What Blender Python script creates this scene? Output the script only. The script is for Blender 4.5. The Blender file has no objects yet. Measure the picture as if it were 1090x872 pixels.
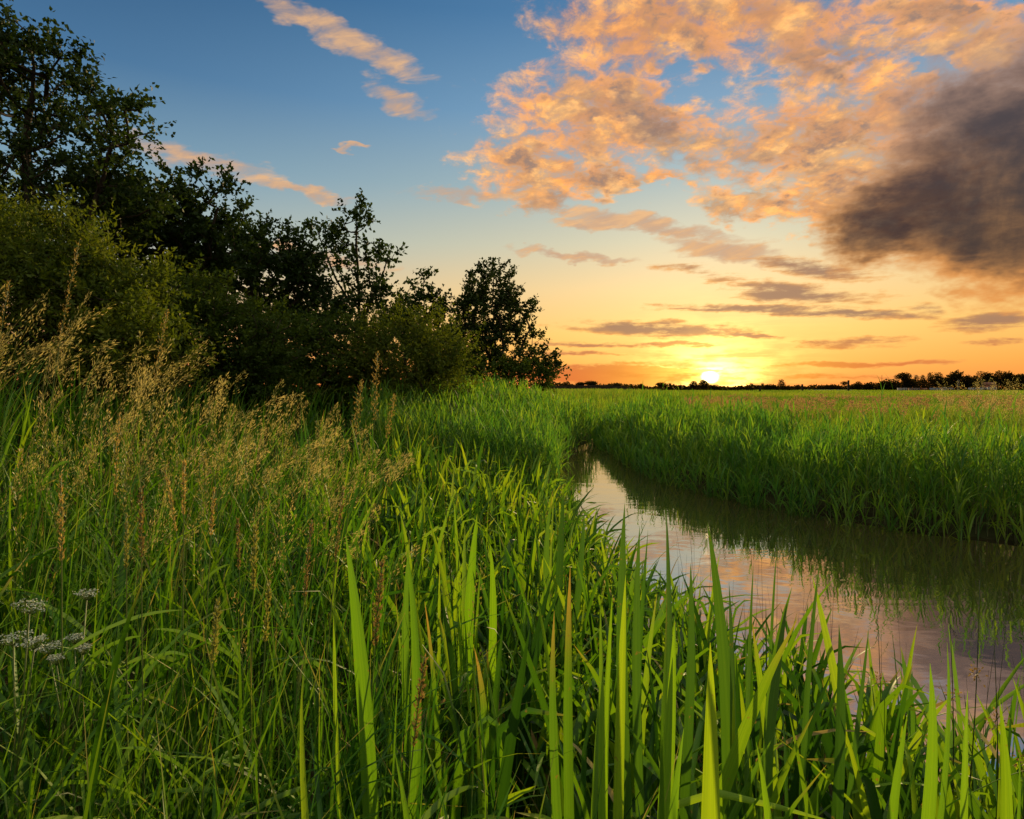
import bpy, math
import numpy as np
from math import radians as RAD
from mathutils import Vector

sc = bpy.context.scene
COL = sc.collection
rng = np.random.default_rng(20240611)

# ------------------------------------------------------------------ camera
EYE = 1.6                 # metres above the water
FPX = 654.0               # focal length in photo pixels (1090 wide)
PITCH = RAD(2.0)
cam_d = bpy.data.cameras.new('camera')
cam = bpy.data.objects.new('camera', cam_d); COL.objects.link(cam)
cam.location = (0, 0, EYE)
cam.rotation_euler = (math.pi/2 - PITCH, 0, 0)
cam_d.sensor_width = 36; cam_d.lens = 36*FPX/1090
cam_d.clip_start = 0.05; cam_d.clip_end = 8000
sc.camera = cam
SUN_AZ, SUN_EL = RAD(17.9), RAD(11)

def ray(px, py):
    x = (px-545)/FPX; z = (436-py)/FPX
    c, s = math.cos(PITCH), math.sin(PITCH)
    return np.array([x, c+z*s, z*c-s])
def at(px, py, d):
    "world point seen at photo pixel (px, py), d metres ahead"
    r = ray(px, py); return np.array([0, 0, EYE]) + r*(d/r[1])
def angles(px, py):
    r = ray(px, py)
    return math.degrees(math.atan2(r[0], r[1])), math.degrees(math.atan2(r[2], math.hypot(r[0], r[1])))

def lin(h):
    h = h.lstrip('#'); v = [int(h[i:i+2], 16)/255 for i in (0, 2, 4)]
    return tuple((c/12.92 if c <= .04045 else ((c+.055)/1.055)**2.4) for c in v)

# ------------------------------------------------------------------ node sugar
class NT:
    def __init__(s, tree): s.t = tree; s.n = tree.nodes; s.l = tree.links
    def new(s, typ, **kw):
        n = s.n.new(typ)
        for k, v in kw.items(): setattr(n, k, v)
        return n
    def put(s, sock, v):
        if isinstance(v, E): s.l.new(v.s, sock)
        elif isinstance(v, bpy.types.NodeSocket): s.l.new(v, sock)
        else: sock.default_value = v
    def m(s, op, a, b=0.0, c=0.0, clamp=False):
        n = s.new('ShaderNodeMath', operation=op, use_clamp=clamp)
        s.put(n.inputs[0], a); s.put(n.inputs[1], b); s.put(n.inputs[2], c)
        return E(s, n.outputs[0])
    def smooth(s, v, lo, hi, to0=0.0, to1=1.0):
        n = s.new('ShaderNodeMapRange', interpolation_type='SMOOTHSTEP')
        s.put(n.inputs[0], v); n.inputs[1].default_value = lo; n.inputs[2].default_value = hi
        n.inputs[3].default_value = to0; n.inputs[4].default_value = to1
        return E(s, n.outputs[0])
    def mix(s, f, a, b):
        n = s.new('ShaderNodeMix', data_type='RGBA')
        s.put(n.inputs[0], f)
        for sock, v in ((n.inputs[6], a), (n.inputs[7], b)):
            s.put(sock, v if not isinstance(v, tuple) else (*v[:3], 1))
        return E(s, n.outputs[2])
    def mul(s, f, a, b, op='MULTIPLY'):
        n = s.new('ShaderNodeMix', data_type='RGBA', blend_type=op)
        s.put(n.inputs[0], f)
        for sock, v in ((n.inputs[6], a), (n.inputs[7], b)):
            s.put(sock, v if not isinstance(v, tuple) else (*v[:3], 1))
        return E(s, n.outputs[2])
    def ramp(s, f, stops, interp='LINEAR'):
        n = s.new('ShaderNodeValToRGB'); cr = n.color_ramp; cr.interpolation = interp
        while len(cr.elements) < len(stops): cr.elements.new(0.5)
        for e, (p, c) in zip(cr.elements, stops): e.position = p; e.color = (*c[:3], 1)
        s.put(n.inputs[0], f); return E(s, n.outputs[0])
    def xyz(s, a, b, c):
        n = s.new('ShaderNodeCombineXYZ')
        for i, v in enumerate((a, b, c)): s.put(n.inputs[i], v)
        return n.outputs[0]
    def noise(s, vec, scale, detail=4, rough=.55, dist=0.0):
        n = s.new('ShaderNodeTexNoise'); s.put(n.inputs['Vector'], vec)
        n.inputs['Scale'].default_value = scale; n.inputs['Detail'].default_value = detail
        n.inputs['Roughness'].default_value = rough; n.inputs['Distortion'].default_value = dist
        return E(s, n.outputs[0])
class E:
    def __init__(s, nt, sock): s.nt = nt; s.s = sock
    def __add__(s, o): return s.nt.m('ADD', s, o)
    __radd__ = __add__
    def __sub__(s, o): return s.nt.m('SUBTRACT', s, o)
    def __rsub__(s, o): return s.nt.m('SUBTRACT', o, s)
    def __mul__(s, o): return s.nt.m('MULTIPLY', s, o)
    __rmul__ = __mul__
    def __truediv__(s, o): return s.nt.m('DIVIDE', s, o)

#%%SKY
# ------------------------------------------------------------------ sky
def build_world():
    w = bpy.data.worlds.new('World'); sc.world = w; w.use_nodes = True
    t = NT(w.node_tree)
    for n in list(t.n): t.n.remove(n)
    tc = t.new('ShaderNodeTexCoord')
    d = tc.outputs['Generated']
    sp = t.new('ShaderNodeSeparateXYZ'); t.l.new(d, sp.inputs[0])
    X, Y, Z = (E(t, sp.outputs[i]) for i in range(3))
    U0 = t.m('ARCTAN2', X, Y) * (180/math.pi)
    V0 = t.m('ARCSINE', Z) * (180/math.pi)
    # ragged edges: every cloud bank is warped by two scales of noise on a flat layer overhead
    zz = t.m('MAXIMUM', Z, 0.0) + 0.26
    plane = t.xyz(X/zz, Y/zz, 0.0)
    dirv = d
    n1 = t.noise(dirv, 6.0, 3, .6); n2 = t.noise(t.xyz(X+3.1, Y-1.7, Z*2.0), 6.5, 3, .6)
    n3 = t.noise(t.xyz(X*1.0, Y*1.0, Z*1.8), 21.0, 3, .6); n4 = t.noise(t.xyz(X+5.0, Y+2.0, Z*2.2), 23.0, 3, .6)
    U = U0 + (n1-.5)*8 + (n3-.5)*5
    V = V0 + (n2-.5)*6 + (n4-.5)*3.6
    Us = U0 + (n1-.5)*5
    Vs = V0 + (n2-.5)*1.2 + (n4-.5)*0.9
    Ud = U0 + (n1-.5)*4 + (n3-.5)*4
    Vd = V0 + (n2-.5)*4 + (n4-.5)*4
    def ell(px, py, rx, ry, rot=0, UV=None, w=1.0):
        UU, VV = UV
        c, s = math.cos(RAD(rot)), math.sin(RAD(rot))
        u0, v0 = angles(px, py)
        ua, va = angles(px+rx*c, py+rx*s); ub, vb = angles(px-ry*s, py+ry*c)
        M = np.linalg.inv(np.array([[ua-u0, ub-u0], [va-v0, vb-v0]]))
        a = t.m('MULTIPLY_ADD', UU, M[0, 0], t.m('MULTIPLY_ADD', VV, M[0, 1], -(M[0, 0]*u0+M[0, 1]*v0)))
        b = t.m('MULTIPLY_ADD', UU, M[1, 0], t.m('MULTIPLY_ADD', VV, M[1, 1], -(M[1, 0]*u0+M[1, 1]*v0)))
        r2 = t.m('MULTIPLY_ADD', b, b, a*a)
        f = t.m('MULTIPLY_ADD', r2, -w, w)
        return f
    def union(lst, UV):
        f = None
        for e in lst:
            g = ell(*e[:5], UV, e[5] if len(e) > 5 else 1.0)
            f = g if f is None else t.m('SMOOTH_MAX', f, g, 0.25)
        return t.m('MAXIMUM', f, -1.5)
    # --- clear sky behind the clouds
    v01 = t.m('MULTIPLY_ADD', V0, 1/70, 5/70, clamp=True)
    st = lambda deg, h, k=1.0: ((deg+5)/70, tuple(c*k for c in lin(h)))
    right = t.ramp(v01, [st(-5, '#d98240'), st(0, '#f3823a'), st(2.2, '#fba848'), st(5.0, '#fdc566'), st(9, '#f0ce92'), st(13, '#ccc9ae'),
                         st(18, '#9db5bb'), st(24, '#6f9cbf'), st(31, '#447aa8'), st(40, '#35648f'), st(50, '#5f8fc0', 1.0), st(65, '#7fa8d0', 1.0)], 'LINEAR')
    left = t.ramp(v01, [st(-5, '#a86a48'), st(0, '#e87f42'), st(4, '#eeaa6c'), st(8, '#d8c09c'), st(12, '#a6b8b6'), st(17, '#7a9fb6'),
                        st(24, '#46739c'), st(31, '#2f5a84'), st(40, '#214465'), st(50, '#5f8fc0', 1.0), st(65, '#7fa8d0', 1.0)], 'LINEAR')  # highest stops of both ramps brightened to add ambient light
    clear = t.mix(t.smooth(U0, -42, 8), left, right)
    ns = t.new('ShaderNodeTexSky', sky_type='NISHITA'); ns.sun_disc = False
    ns.sun_elevation = SUN_EL; ns.sun_rotation = SUN_AZ
    ns.air_density = 1.2; ns.dust_density = 1.5
    clear = t.mul(1.0, t.mul(1.0, clear, (.93, .93, .93)), t.mul(1.0, ns.outputs[0], (.006, .006, .006)), 'ADD')
    # --- glow around the low sun
    su, sv = angles(756, 402)
    dU = (U0-su); dV = (V0-sv)
    r_w = t.m('SQRT', dU*dU*.25 + dV*dV*1.2 + .02)
    r_n = t.m('SQRT', dU*dU*.45 + dV*dV*1.0 + .002)
    glow_w = t.m('POWER', 2.718, r_w*-.5)
    glow_n = t.m('POWER', 2.718, r_n*-.75)
    clear = t.mul(1.0, clear, t.mul(glow_w, (0, 0, 0), (.22, .13, .0), 'MIX'), 'ADD')
    # --- cloud texture: puffs + billows
    pv = t.xyz(X/zz, Y/zz*1.0, 0.0)
    offs = t.xyz(X/zz+.04, Y/zz+.075, 0.0)
    puff = t.noise(pv, 8.5, 7, .60, .35)
    puff_o = t.noise(offs, 8.5, 4, .60, .35)
    fine = t.noise(pv, 27.0, 5, .6, .2)
    mid = t.noise(pv, 16.0, 6, .66, .25)
    lightside = t.smooth(puff-puff_o, -.10, .13)
    # A: broken peach altocumulus, upper right
    A = [(640, 120, 120, 62, -10), (560, 178, 62, 36, 10), (700, 40, 130, 50, 0), (800, 15, 170, 38, 0), (880, 60, 120, 45, 10), (1000, 22, 130, 30, 0),
         (870, 150, 120, 55, -10), (950, 120, 70, 50, 0), (640, 190, 110, 20, 5), (880, 205, 60, 50, 0), (760, 150, 50, 40, 0, .7), (840, 222, 130, 22, 5, .9), (1040, 40, 90, 40, 0), (960, 190, 90, 70, 0, .8), (700, 120, 60, 30, 0)]
    hole = [(735, 92, 52, 26, 20, .8), (905, 62, 36, 16, 0, .8), (1010, 78, 60, 12, 20), (690, 205, 50, 10, 10)]
    fA = union(A, (U, V)) - t.m('MAXIMUM', union(hole, (U, V)), 0.0)*1.1
    gA = fA*.72 + (puff-.5)*1.5 + (mid-.5)*2.6
    dA = t.smooth(gA, -.35, .75)
    # wisps on the left
    W_ = [(352, 32, 120, 16, 26), (432, 108, 40, 16, 24), (376, 155, 20, 4, 0), (205, 167, 85, 13, 14), (320, 203, 70, 7, 10), (330, 268, 90, 6, 10), (525, 208, 95, 8, 0), (610, 274, 75, 6, 5),
          (690, 240, 120, 10, 8), (770, 268, 70, 12, 8), (640, 236, 60, 7, 0)]
    Uw = U0 + (n3-.5)*3.4 + (n1-.5)*3; Vw = V0 + (n4-.5)*2.4 + (n2-.5)*1.2
    fW = union(W_, (Uw, Vw))
    streak = t.noise(t.xyz(X*1.0+Z*.3, Y*1.0, Z*4.5-X*.9), 14.0, 5, .6, .4)
    dW = t.smooth(fW*.75 + (streak-.5)*2.2, -.3, .85) * .95
    # B: flat stratus bars low over the horizon
    B = [(840, 312, 95, 13, 3), (800, 328, 140, 6, 0), (690, 350, 120, 9, 2), (655, 366, 110, 3, 0), (900, 334, 120, 6, 2), (893, 366, 74, 6, 0), (650, 399, 165, 13, 1, 1.7), (700, 388, 60, 3, 0), (905, 388, 170, 3.5, -1), (880, 402, 110, 4, 0),
         (985, 330, 30, 8, 0), (1065, 342, 75, 12, -4), (1060, 364, 50, 4, 0), (800, 356, 50, 3, 0), (620, 376, 60, 3, 0), (860, 285, 80, 10, 6), (740, 290, 50, 8, 10, .7)]
    fB = union(B, (Us, Vs))
    bar = t.noise(t.xyz(X, Y, Z*9.0), 9.0, 6, .6, .3)
    dB = t.smooth(fB*.62 + (bar-.5)*3.0 + (fine-.5)*1.0, -.1, .7)
    # C: the heavy dark cloud on the right
    Cc = [(1070, 190, 175, 128, 0), (950, 232, 92, 56, -15), (1010, 215, 120, 75, 0), (1060, 256, 150, 66, 0), (1190, 150, 200, 160, 0)]
    fC = union(Cc, (Ud, Vd))
    fCc = union(Cc, (U0, V0))
    bil = t.noise(dirv, 7.0, 6, .55, .5)
    dC = t.smooth(fC*.9 + (bil-.5)*1.3 + (mid-.5)*.5, -.28, .5)
    # --- cloud colours (lit by the low sun from below and behind)
    low = t.smooth(V0, 3, 17)                       # nearer the horizon: redder and dimmer
    peach = t.mix(low, lin('#f2a04a'), lin('#f0aa62'))
    peach = t.mix(t.smooth(puff, .38, .72), peach, t.mix(low, lin('#fdbd62'), lin('#f9c98a')))
    shade = t.mix(low, lin('#a8714e'), lin('#8d7a78'))
    cA = t.mix(t.m('MULTIPLY', t.m('SUBTRACT', 1.0, lightside), t.smooth(gA, .3, 1.0)), peach, shade)
    mauve = t.smooth(n2 + (puff-.5)*.7 + (n4-.5)*.5, .50, .70)
    cA = t.mix(mauve*.5, cA, shade)
    cA = t.mix(t.smooth(mid, .40, .64), t.mul(1.0, cA, (.80, .78, .86)), t.mul(1.0, cA, (1.30, 1.22, 1.06)))
    cB = t.mix(t.smooth(fB+(bar-.5)*1.6, .1, 1.1), lin('#f0a75a'), t.mix(t.smooth(V0, 1.0, 5.5), lin('#e2763a'), lin('#a17a64')))
    cB = t.mix(t.smooth(dU, -14, -3, 0, 1) * t.smooth(dU, 3, 16, 1, 0) * t.smooth(V0, 5, 2.2), cB, lin('#f7a53a'))
    deep = t.smooth(fC*.9 + (bil-.5)*1.5 + (mid-.5)*.35, -.08, .95)
    cC = t.mix(deep, t.mix(t.smooth(V0, 12, 22), lin('#d89a5c'), lin('#b8937e')), t.mix(t.smooth(V0, 10, 24), lin('#3d3132'), lin('#4e4548')))
    cC = t.mix(t.smooth(V0 + (n2-.5)*5 + (n4-.5)*3, 12.0, 7.5)*t.smooth(fC + (bil-.5)*.7, 1.0, .3), cC, lin('#e0954e'))
    cC = t.mul(t.smooth(bil, .35, .65)*.2, cC, (1.4, 1.25, 1.2))
    sky = t.mix(dW, clear, t.mix(t.smooth(streak, .4, .75), lin('#c9a488'), t.mix(low, lin('#f2b26a'), lin('#f0bd88'))))
    cA = t.mul(1.0, cA, (1.06, .97, .84))
    sky = t.mix(dA*.95, sky, cA)
    sky = t.mix(dB*.9, sky, cB)
    sky = t.mix(dC*.97, sky, cC)
    glow_n = glow_n * t.smooth(bar + (n3-.5)*.5, .34, .60, .18, 1.35)
    gl = t.mul(1.0, t.mul(glow_n, (0, 0, 0), (7.0, 4.6, 1.2), 'MIX'), t.mul(t.smooth(dB, .3, 1.0)*.75, (1, 1, 1), (.32, .2, .06), 'MIX'))
    core = t.smooth(r_n + (n4-.5)*.5, .62, .12)
    gl = t.mul(1.0, gl, t.mul(core, (0, 0, 0), (10, 8, 4), 'MIX'), 'ADD')
    sky = t.mul(1.0, sky, gl, 'ADD')
    # added fill light: brighter sky overhead and behind the camera, outside the view
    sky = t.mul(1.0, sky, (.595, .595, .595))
    fill_mask = t.m('MAXIMUM', t.smooth(V0, 40, 62), t.smooth(t.m('ABSOLUTE', U0), 62, 100) * t.smooth(V0, -2, 40)*.45)
    sky = t.mix(fill_mask, sky, FILL_SKY)
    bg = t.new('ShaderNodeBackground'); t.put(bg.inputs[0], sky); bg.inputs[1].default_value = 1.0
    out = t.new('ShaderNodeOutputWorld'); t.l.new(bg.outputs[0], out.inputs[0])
FILL_SKY = (.70, .64, .46)
build_world()

sun_d = bpy.data.lights.new('sun', 'SUN'); sun_d.energy = 5.0; sun_d.angle = RAD(.6); sun_d.color = (1.0, .70, .33)
sun = bpy.data.objects.new('sun', sun_d); COL.objects.link(sun)
sv_ = Vector((math.sin(SUN_AZ)*math.cos(SUN_EL), math.cos(SUN_AZ)*math.cos(SUN_EL), math.sin(SUN_EL)))
sun.rotation_euler = sv_.to_track_quat('Z', 'Y').to_euler()
sun.location = (30, 90, 30)

sc.view_settings.view_transform = 'Standard'; sc.view_settings.look = 'None'
sc.view_settings.exposure = .75; sc.view_settings.gamma = 1
sc.render.engine = 'CYCLES'
cy = sc.cycles
cy.max_bounces = 4; cy.diffuse_bounces = 2; cy.glossy_bounces = 2; cy.transmission_bounces = 2; cy.transparent_max_bounces = 4
cy.use_denoising = True
try: cy.denoiser = 'OPENIMAGEDENOISE'
except Exception: pass
cy.caustics_reflective = False; cy.caustics_refractive = False
cy.sample_clamp_indirect = 4; cy.sample_clamp_direct = 4
#%%END_SKY
#%%GEO
bpy.context.scene.world.cycles.sampling_method = 'NONE'
# ------------------------------------------------------------------ helpers
def tag(o, label=None, cat=None, group=None, kind=None):
    for k, v in (('label', label), ('category', cat), ('group', group), ('kind', kind)):
        if v: o[k] = v
    return o
def mesh_obj(name, verts, faces_list, mat, parent=None, attrs=None, smooth=True, loc=None):
    """faces_list: list of (n,k) int arrays; attrs: {name: per-vertex float array}"""
    me = bpy.data.meshes.new(name)
    verts = np.asarray(verts, dtype=np.float32)
    me.vertices.add(len(verts)); me.vertices.foreach_set('co', verts.ravel())
    loops = np.concatenate([f.ravel() for f in faces_list]).astype(np.int32)
    tot = np.concatenate([np.full(len(f), f.shape[1], dtype=np.int32) for f in faces_list])
    start = np.concatenate([[0], np.cumsum(tot)[:-1]]).astype(np.int32)
    me.loops.add(len(loops)); me.loops.foreach_set('vertex_index', loops)
    me.polygons.add(len(tot)); me.polygons.foreach_set('loop_start', start); me.polygons.foreach_set('loop_total', tot)
    if smooth: me.polygons.foreach_set('use_smooth', np.ones(len(tot), dtype=bool))
    for k, a in (attrs or {}).items():
        at_ = me.attributes.new(k, 'FLOAT', 'POINT'); at_.data.foreach_set('value', np.asarray(a, dtype=np.float32))
    me.update(calc_edges=True)
    me.materials.append(mat)
    o = bpy.data.objects.new(name, me); COL.objects.link(o)
    if parent is not None: o.parent = parent
    if loc is not None: o.location = loc
    return o
def empty(name, loc):
    o = bpy.data.objects.new(name, None); COL.objects.link(o); o.location = tuple(map(float, loc)); o.empty_display_size = .2
    return o
class Bag:
    "collects vertices, quads and per-vertex attributes of one mesh"
    def __init__(s): s.v = []; s.f = []; s.a = {}; s.n = 0
    def add(s, v, faces, **attrs):
        v = np.asarray(v, float).reshape(-1, 3)
        for f in (faces if isinstance(faces, list) else [faces]): s.f.append(np.asarray(f)+s.n)
        for k, a in attrs.items(): s.a.setdefault(k, []).append(np.broadcast_to(np.asarray(a, float), (len(v),)))
        s.v.append(v); s.n += len(v)
    def obj(s, name, mat, parent=None, loc=None, smooth=True):
        v = np.concatenate(s.v)
        if loc is not None: v = v-np.asarray(loc)
        return mesh_obj(name, v, s.f, mat, parent, {k: np.concatenate(a) for k, a in s.a.items()}, smooth, None if parent is not None else loc)
def nrm(v): return v/np.maximum(np.linalg.norm(v, axis=-1, keepdims=True), 1e-9)

def blades(P, H, W, az, lean, bend, nseg=6, prof=None, fold=0.0, twist=0.0, power=1.0, rnd=None, droop=None):
    """n strap leaves growing from P; the centre line starts at angle lean from the vertical towards az and bends by bend"""
    n = len(P); k = nseg+1
    t = np.linspace(0, 1, k)
    bc = lambda a: np.broadcast_to(np.asarray(a, float), (n,))
    H, W, az, lean, bend, twist, power = map(bc, (H, W, az, lean, bend, twist, power))
    th = lean[:, None] + bend[:, None]*t[None]**power[:, None]
    if droop is not None:
        dp, d0 = bc(droop[0]), bc(droop[1])
        th = th + dp[:, None]*np.clip((t[None]-d0[:, None])/.12, 0, 1)
    ca, sa = np.cos(az)[:, None], np.sin(az)[:, None]
    T = np.stack([np.sin(th)*ca, np.sin(th)*sa, np.cos(th)], -1)
    step = (H/nseg)[:, None, None]
    Tm = (T[:, 1:]+T[:, :-1])/2
    C = np.concatenate([np.zeros((n, 1, 3)), np.cumsum(Tm*step, 1)], 1) + P[:, None, :]
    S = np.broadcast_to(np.stack([-sa, ca, np.zeros_like(sa)], -1), T.shape)
    N = np.cross(S, T)
    tw = twist[:, None]*np.ones(k)[None]
    Wd = np.cos(tw)[..., None]*S + np.sin(tw)[..., None]*N
    Nd = np.cos(tw)[..., None]*N - np.sin(tw)[..., None]*S
    if prof is None: prof = np.interp(t, [0, .15, .6, .85, 1], [.75, 1, .85, .45, .03])
    hw = (W[:, None]*np.asarray(prof)[None]/2)[..., None]
    if rnd is None: rnd = rng.random(n)
    if fold > 0:
        V = np.stack([C-Wd*hw, C+Nd*hw*fold, C+Wd*hw], 2); m = 3
    else:
        V = np.stack([C-Wd*hw, C+Wd*hw], 2); m = 2
    idx = np.arange(n*k*m).reshape(n, k, m)
    F = np.stack([idx[:, :-1, :-1], idx[:, :-1, 1:], idx[:, 1:, 1:], idx[:, 1:, :-1]], -1).reshape(-1, 4)
    return V.reshape(-1, 3), F, dict(rnd=np.repeat(rnd, k*m), t=np.tile(np.repeat(t, m), n), side=np.tile(np.linspace(-1, 1, m), n*k)), C
def strap(bag, p0, p1, p2, w, nseg=12, fold=.35, face=None, rnd=.5, prof=None):
    "one strap leaf along a quadratic curve"
    p0, p1, p2 = map(np.asarray, (p0, p1, p2))
    t = np.linspace(0, 1, nseg+1)[:, None]
    C = (1-t)**2*p0+2*t*(1-t)*p1+t*t*p2
    T = nrm(np.gradient(C, axis=0))
    f = np.array([0, -1, 0.]) if face is None else np.asarray(face, float)
    S = nrm(np.cross(T, f)); N = nrm(np.cross(S, T))
    if prof is None: prof = np.interp(t[:, 0], [0, .12, .5, .72, .88, .96, 1], [.7, .95, 1, .88, .52, .22, .02])
    hw = (w*prof/2)[:, None]
    V = np.stack([C-S*hw, C+N*hw*fold, C+S*hw], 1); k = nseg+1
    idx = np.arange(k*3).reshape(k, 3)
    F = np.stack([idx[:-1, :-1], idx[:-1, 1:], idx[1:, 1:], idx[1:, :-1]], -1).reshape(-1, 4)
    bag.add(V.reshape(-1, 3), F, rnd=rnd, t=np.repeat(t[:, 0], 3), side=np.tile([-1., 0., 1.], k))
def tube(bag, pts, r, sides=6, **attrs):
    pts = np.asarray(pts, float); k = len(pts)
    r = np.broadcast_to(np.asarray(r, float), (k,))
    T = nrm(np.gradient(pts, axis=0))
    ref = np.array([1., 0, 0]) if abs(T[:, 0]).mean() < .8 else np.array([0, 1., 0])
    A = nrm(np.cross(T, ref)); B = np.cross(T, A)
    ph = np.linspace(0, 2*math.pi, sides, endpoint=False)
    V = pts[:, None]+r[:, None, None]*(A[:, None]*np.cos(ph)[None, :, None]+B[:, None]*np.sin(ph)[None, :, None])
    idx = np.arange(k*sides).reshape(k, sides); nx = np.roll(idx, -1, 1)
    F = np.stack([idx[:-1], nx[:-1], nx[1:], idx[1:]], -1).reshape(-1, 4)
    fs = [F]
    if sides in (3, 4): fs += [idx[-1:]] if sides == 4 else []
    else: fs += [idx[-1:, :]]
    bag.add(V.reshape(-1, 3), fs, **attrs)
def leaf_quads(P, D, N, L, W, rnd):
    "little pointed leaves at P, along D, facing N: two quads folded on the midrib"
    D = nrm(D); S = nrm(np.cross(D, N)); N = np.cross(S, D)
    L = np.broadcast_to(L, (len(P),))[:, None]; W = np.broadcast_to(W, (len(P),))[:, None]
    V = np.stack([P, P+D*L*.45+S*W*.5+N*W*.12, P+D*L, P+D*L*.45-S*W*.5+N*W*.12], 1)
    idx = np.arange(len(P)*4).reshape(-1, 4)
    F = np.concatenate([idx[:, [0, 1, 2]], idx[:, [0, 2, 3]]])
    return V.reshape(-1, 3), F, dict(rnd=np.repeat(rnd, 4), t=np.tile([0, .5, 1, .5], len(P)))

# ------------------------------------------------------------------ materials
def leaf_mat(name, cols, tip=None, trans=.4, gloss=.05, rough=.4, tcol=(1.25, 1.15, .6), patch=None, tip_at=(.80, 1.0), tip_amt=1.0, patch_scale=.35, vein=0):
    m = bpy.data.materials.new(name); m.use_nodes = True
    t = NT(m.node_tree)
    for n in list(t.n): t.n.remove(n)
    a = t.new('ShaderNodeAttribute', attribute_name='rnd'); tt = t.new('ShaderNodeAttribute', attribute_name='t')
    rnd = E(t, a.outputs['Fac']); tv = E(t, tt.outputs['Fac'])
    geo = t.new('ShaderNodeNewGeometry'); pos = geo.outputs['Position']
    c = t.ramp(rnd, [(i/(len(cols)-1) if len(cols) > 1 else 0, x) for i, x in enumerate(cols)])
    if patch:
        c = t.mix(t.smooth(t.noise(pos, patch_scale, 3, .6), .42, .62), c, t.mul(1.0, c, patch))
    if tip:
        sel = t.m('FRACT', rnd*37.7)
        f = t.smooth(tv + (sel-.5)*.35, tip_at[0], tip_at[1]) * tip_amt
        c = t.mix(f, c, tip)
    if vein:
        sa = E(t, t.new('ShaderNodeAttribute', attribute_name='side').outputs['Fac'])
        lines = t.noise(t.xyz(sa*9.0, tv*1.5, rnd*40), 1.0, 3, .6)          # parallel veins along the leaf
        c = t.mix(t.smooth(lines, .42, .62)*.5, c, t.mul(1.0, c, (.55, .68, .55)))
        c = t.mix(t.smooth(t.m('ABSOLUTE', sa), .16, .02)*.4, c, t.mul(1.0, c, (1.35, 1.25, 1.3)))   # pale midrib
        c = t.mix(t.smooth(t.noise(pos, vein, 3, .65), .66, .72)*.75, c, (.16, .11, .035))            # brown nibbles and spots
    df = t.new('ShaderNodeBsdfDiffuse'); t.put(df.inputs[0], c)
    tr = t.new('ShaderNodeBsdfTranslucent'); t.put(tr.inputs[0], t.mul(1.0, c, tcol))
    mx = t.new('ShaderNodeMixShader'); mx.inputs[0].default_value = trans
    t.l.new(df.outputs[0], mx.inputs[1]); t.l.new(tr.outputs[0], mx.inputs[2])
    o = mx
    if gloss:
        gl = t.new('ShaderNodeBsdfGlossy'); gl.inputs['Roughness'].default_value = max(rough, .5)
        lw = t.new('ShaderNodeLayerWeight'); lw.inputs[0].default_value = .35
        f = t.m('MULTIPLY_ADD', E(t, lw.outputs['Facing']), gloss*1.0, gloss*.7)
        m2 = t.new('ShaderNodeMixShader'); t.put(m2.inputs[0], f)
        t.l.new(mx.outputs[0], m2.inputs[1]); t.l.new(gl.outputs[0], m2.inputs[2]); o = m2
    out = t.new('ShaderNodeOutputMaterial'); t.l.new(o.outputs[0], out.inputs[0])
    return m
def plain_mat(name, c1, c2, scale=8, rough=.8, bump=0.0, stretch=(1, 1, 1), spec=.3):
    m = bpy.data.materials.new(name); m.use_nodes = True
    t = NT(m.node_tree); b = m.node_tree.nodes['Principled BSDF']
    tc = t.new('ShaderNodeTexCoord'); mp = t.new('ShaderNodeMapping'); mp.inputs['Scale'].default_value = stretch
    t.l.new(tc.outputs['Object'], mp.inputs[0])
    n = t.noise(mp.outputs[0], scale, 5, .6)
    t.put(b.inputs['Base Color'], t.mix(t.smooth(n, .3, .7), c1, c2)); b.inputs['Roughness'].default_value = rough
    b.inputs['Specular IOR Level'].default_value = spec
    if bump:
        bp = t.new('ShaderNodeBump'); bp.inputs['Strength'].default_value = bump; t.put(bp.inputs['Height'], n)
        t.l.new(bp.outputs[0], b.inputs['Normal'])
    return m

# ------------------------------------------------------------------ stream and ground
LY = [-30, 0, 1.6, 2.8, 4.3, 7, 10, 12, 15, 18, 21, 24, 26, 28, 95]
LX = [6, 3.3, 2.05, 1.25, .78, .52, .52, .76, 1.32, 2.3, 2.95, 3.2, 3.75, 5.0, 30]
RY = [-30, 3, 4, 5, 6, 6.5, 7.2, 8.5, 10, 12, 15, 18, 21, 24, 26, 28, 95]
RX = [45, 14, 10, 7.4, 5.7, 4.95, 4.2, 3.5, 2.95, 2.7, 2.7, 2.75, 3.2, 3.7, 4.2, 5.2, 30.3]
xl = lambda y: np.interp(y, LY, LX)
xr = lambda y: np.interp(y, RY, RX)
_wob = [(rng.normal(0, 1, 2)*k, rng.random()*6.28, a) for k, a in ((.5, .10), (1.1, .06), (2.3, .035), (.2, .12))]
def ground_z(x, y):
    x = np.asarray(x, float); y = np.asarray(y, float)
    sl = (xl(y)-x)*.85; sr = (x-xr(y))*.72
    sm = lambda a: np.clip(a, 0, 1)**2*(3-2*np.clip(a, 0, 1))
    zl = -.5+.55*sm((sl+.6)/.8)+.28*sm(sl/2.2)+(.34+.46*(1-sm((y-12)/7)))*sm((sl-1.9)/3.6)
    zl = zl+.32*np.exp(-((y-15)/4.2)**2)*sm((sl-.2)/1.6)*(1-sm((sl-4)/3))
    zr = -.5+.58*sm((sr+.6)/.8)+.12*sm(sr/3.0)
    z = np.maximum(zl, zr)
    w = sum(a*np.sin(x*k[0]+y*k[1]+p) for k, p, a in _wob)
    return z+w*np.clip(np.maximum(sl, sr)/2, 0, 1)*.6
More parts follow.
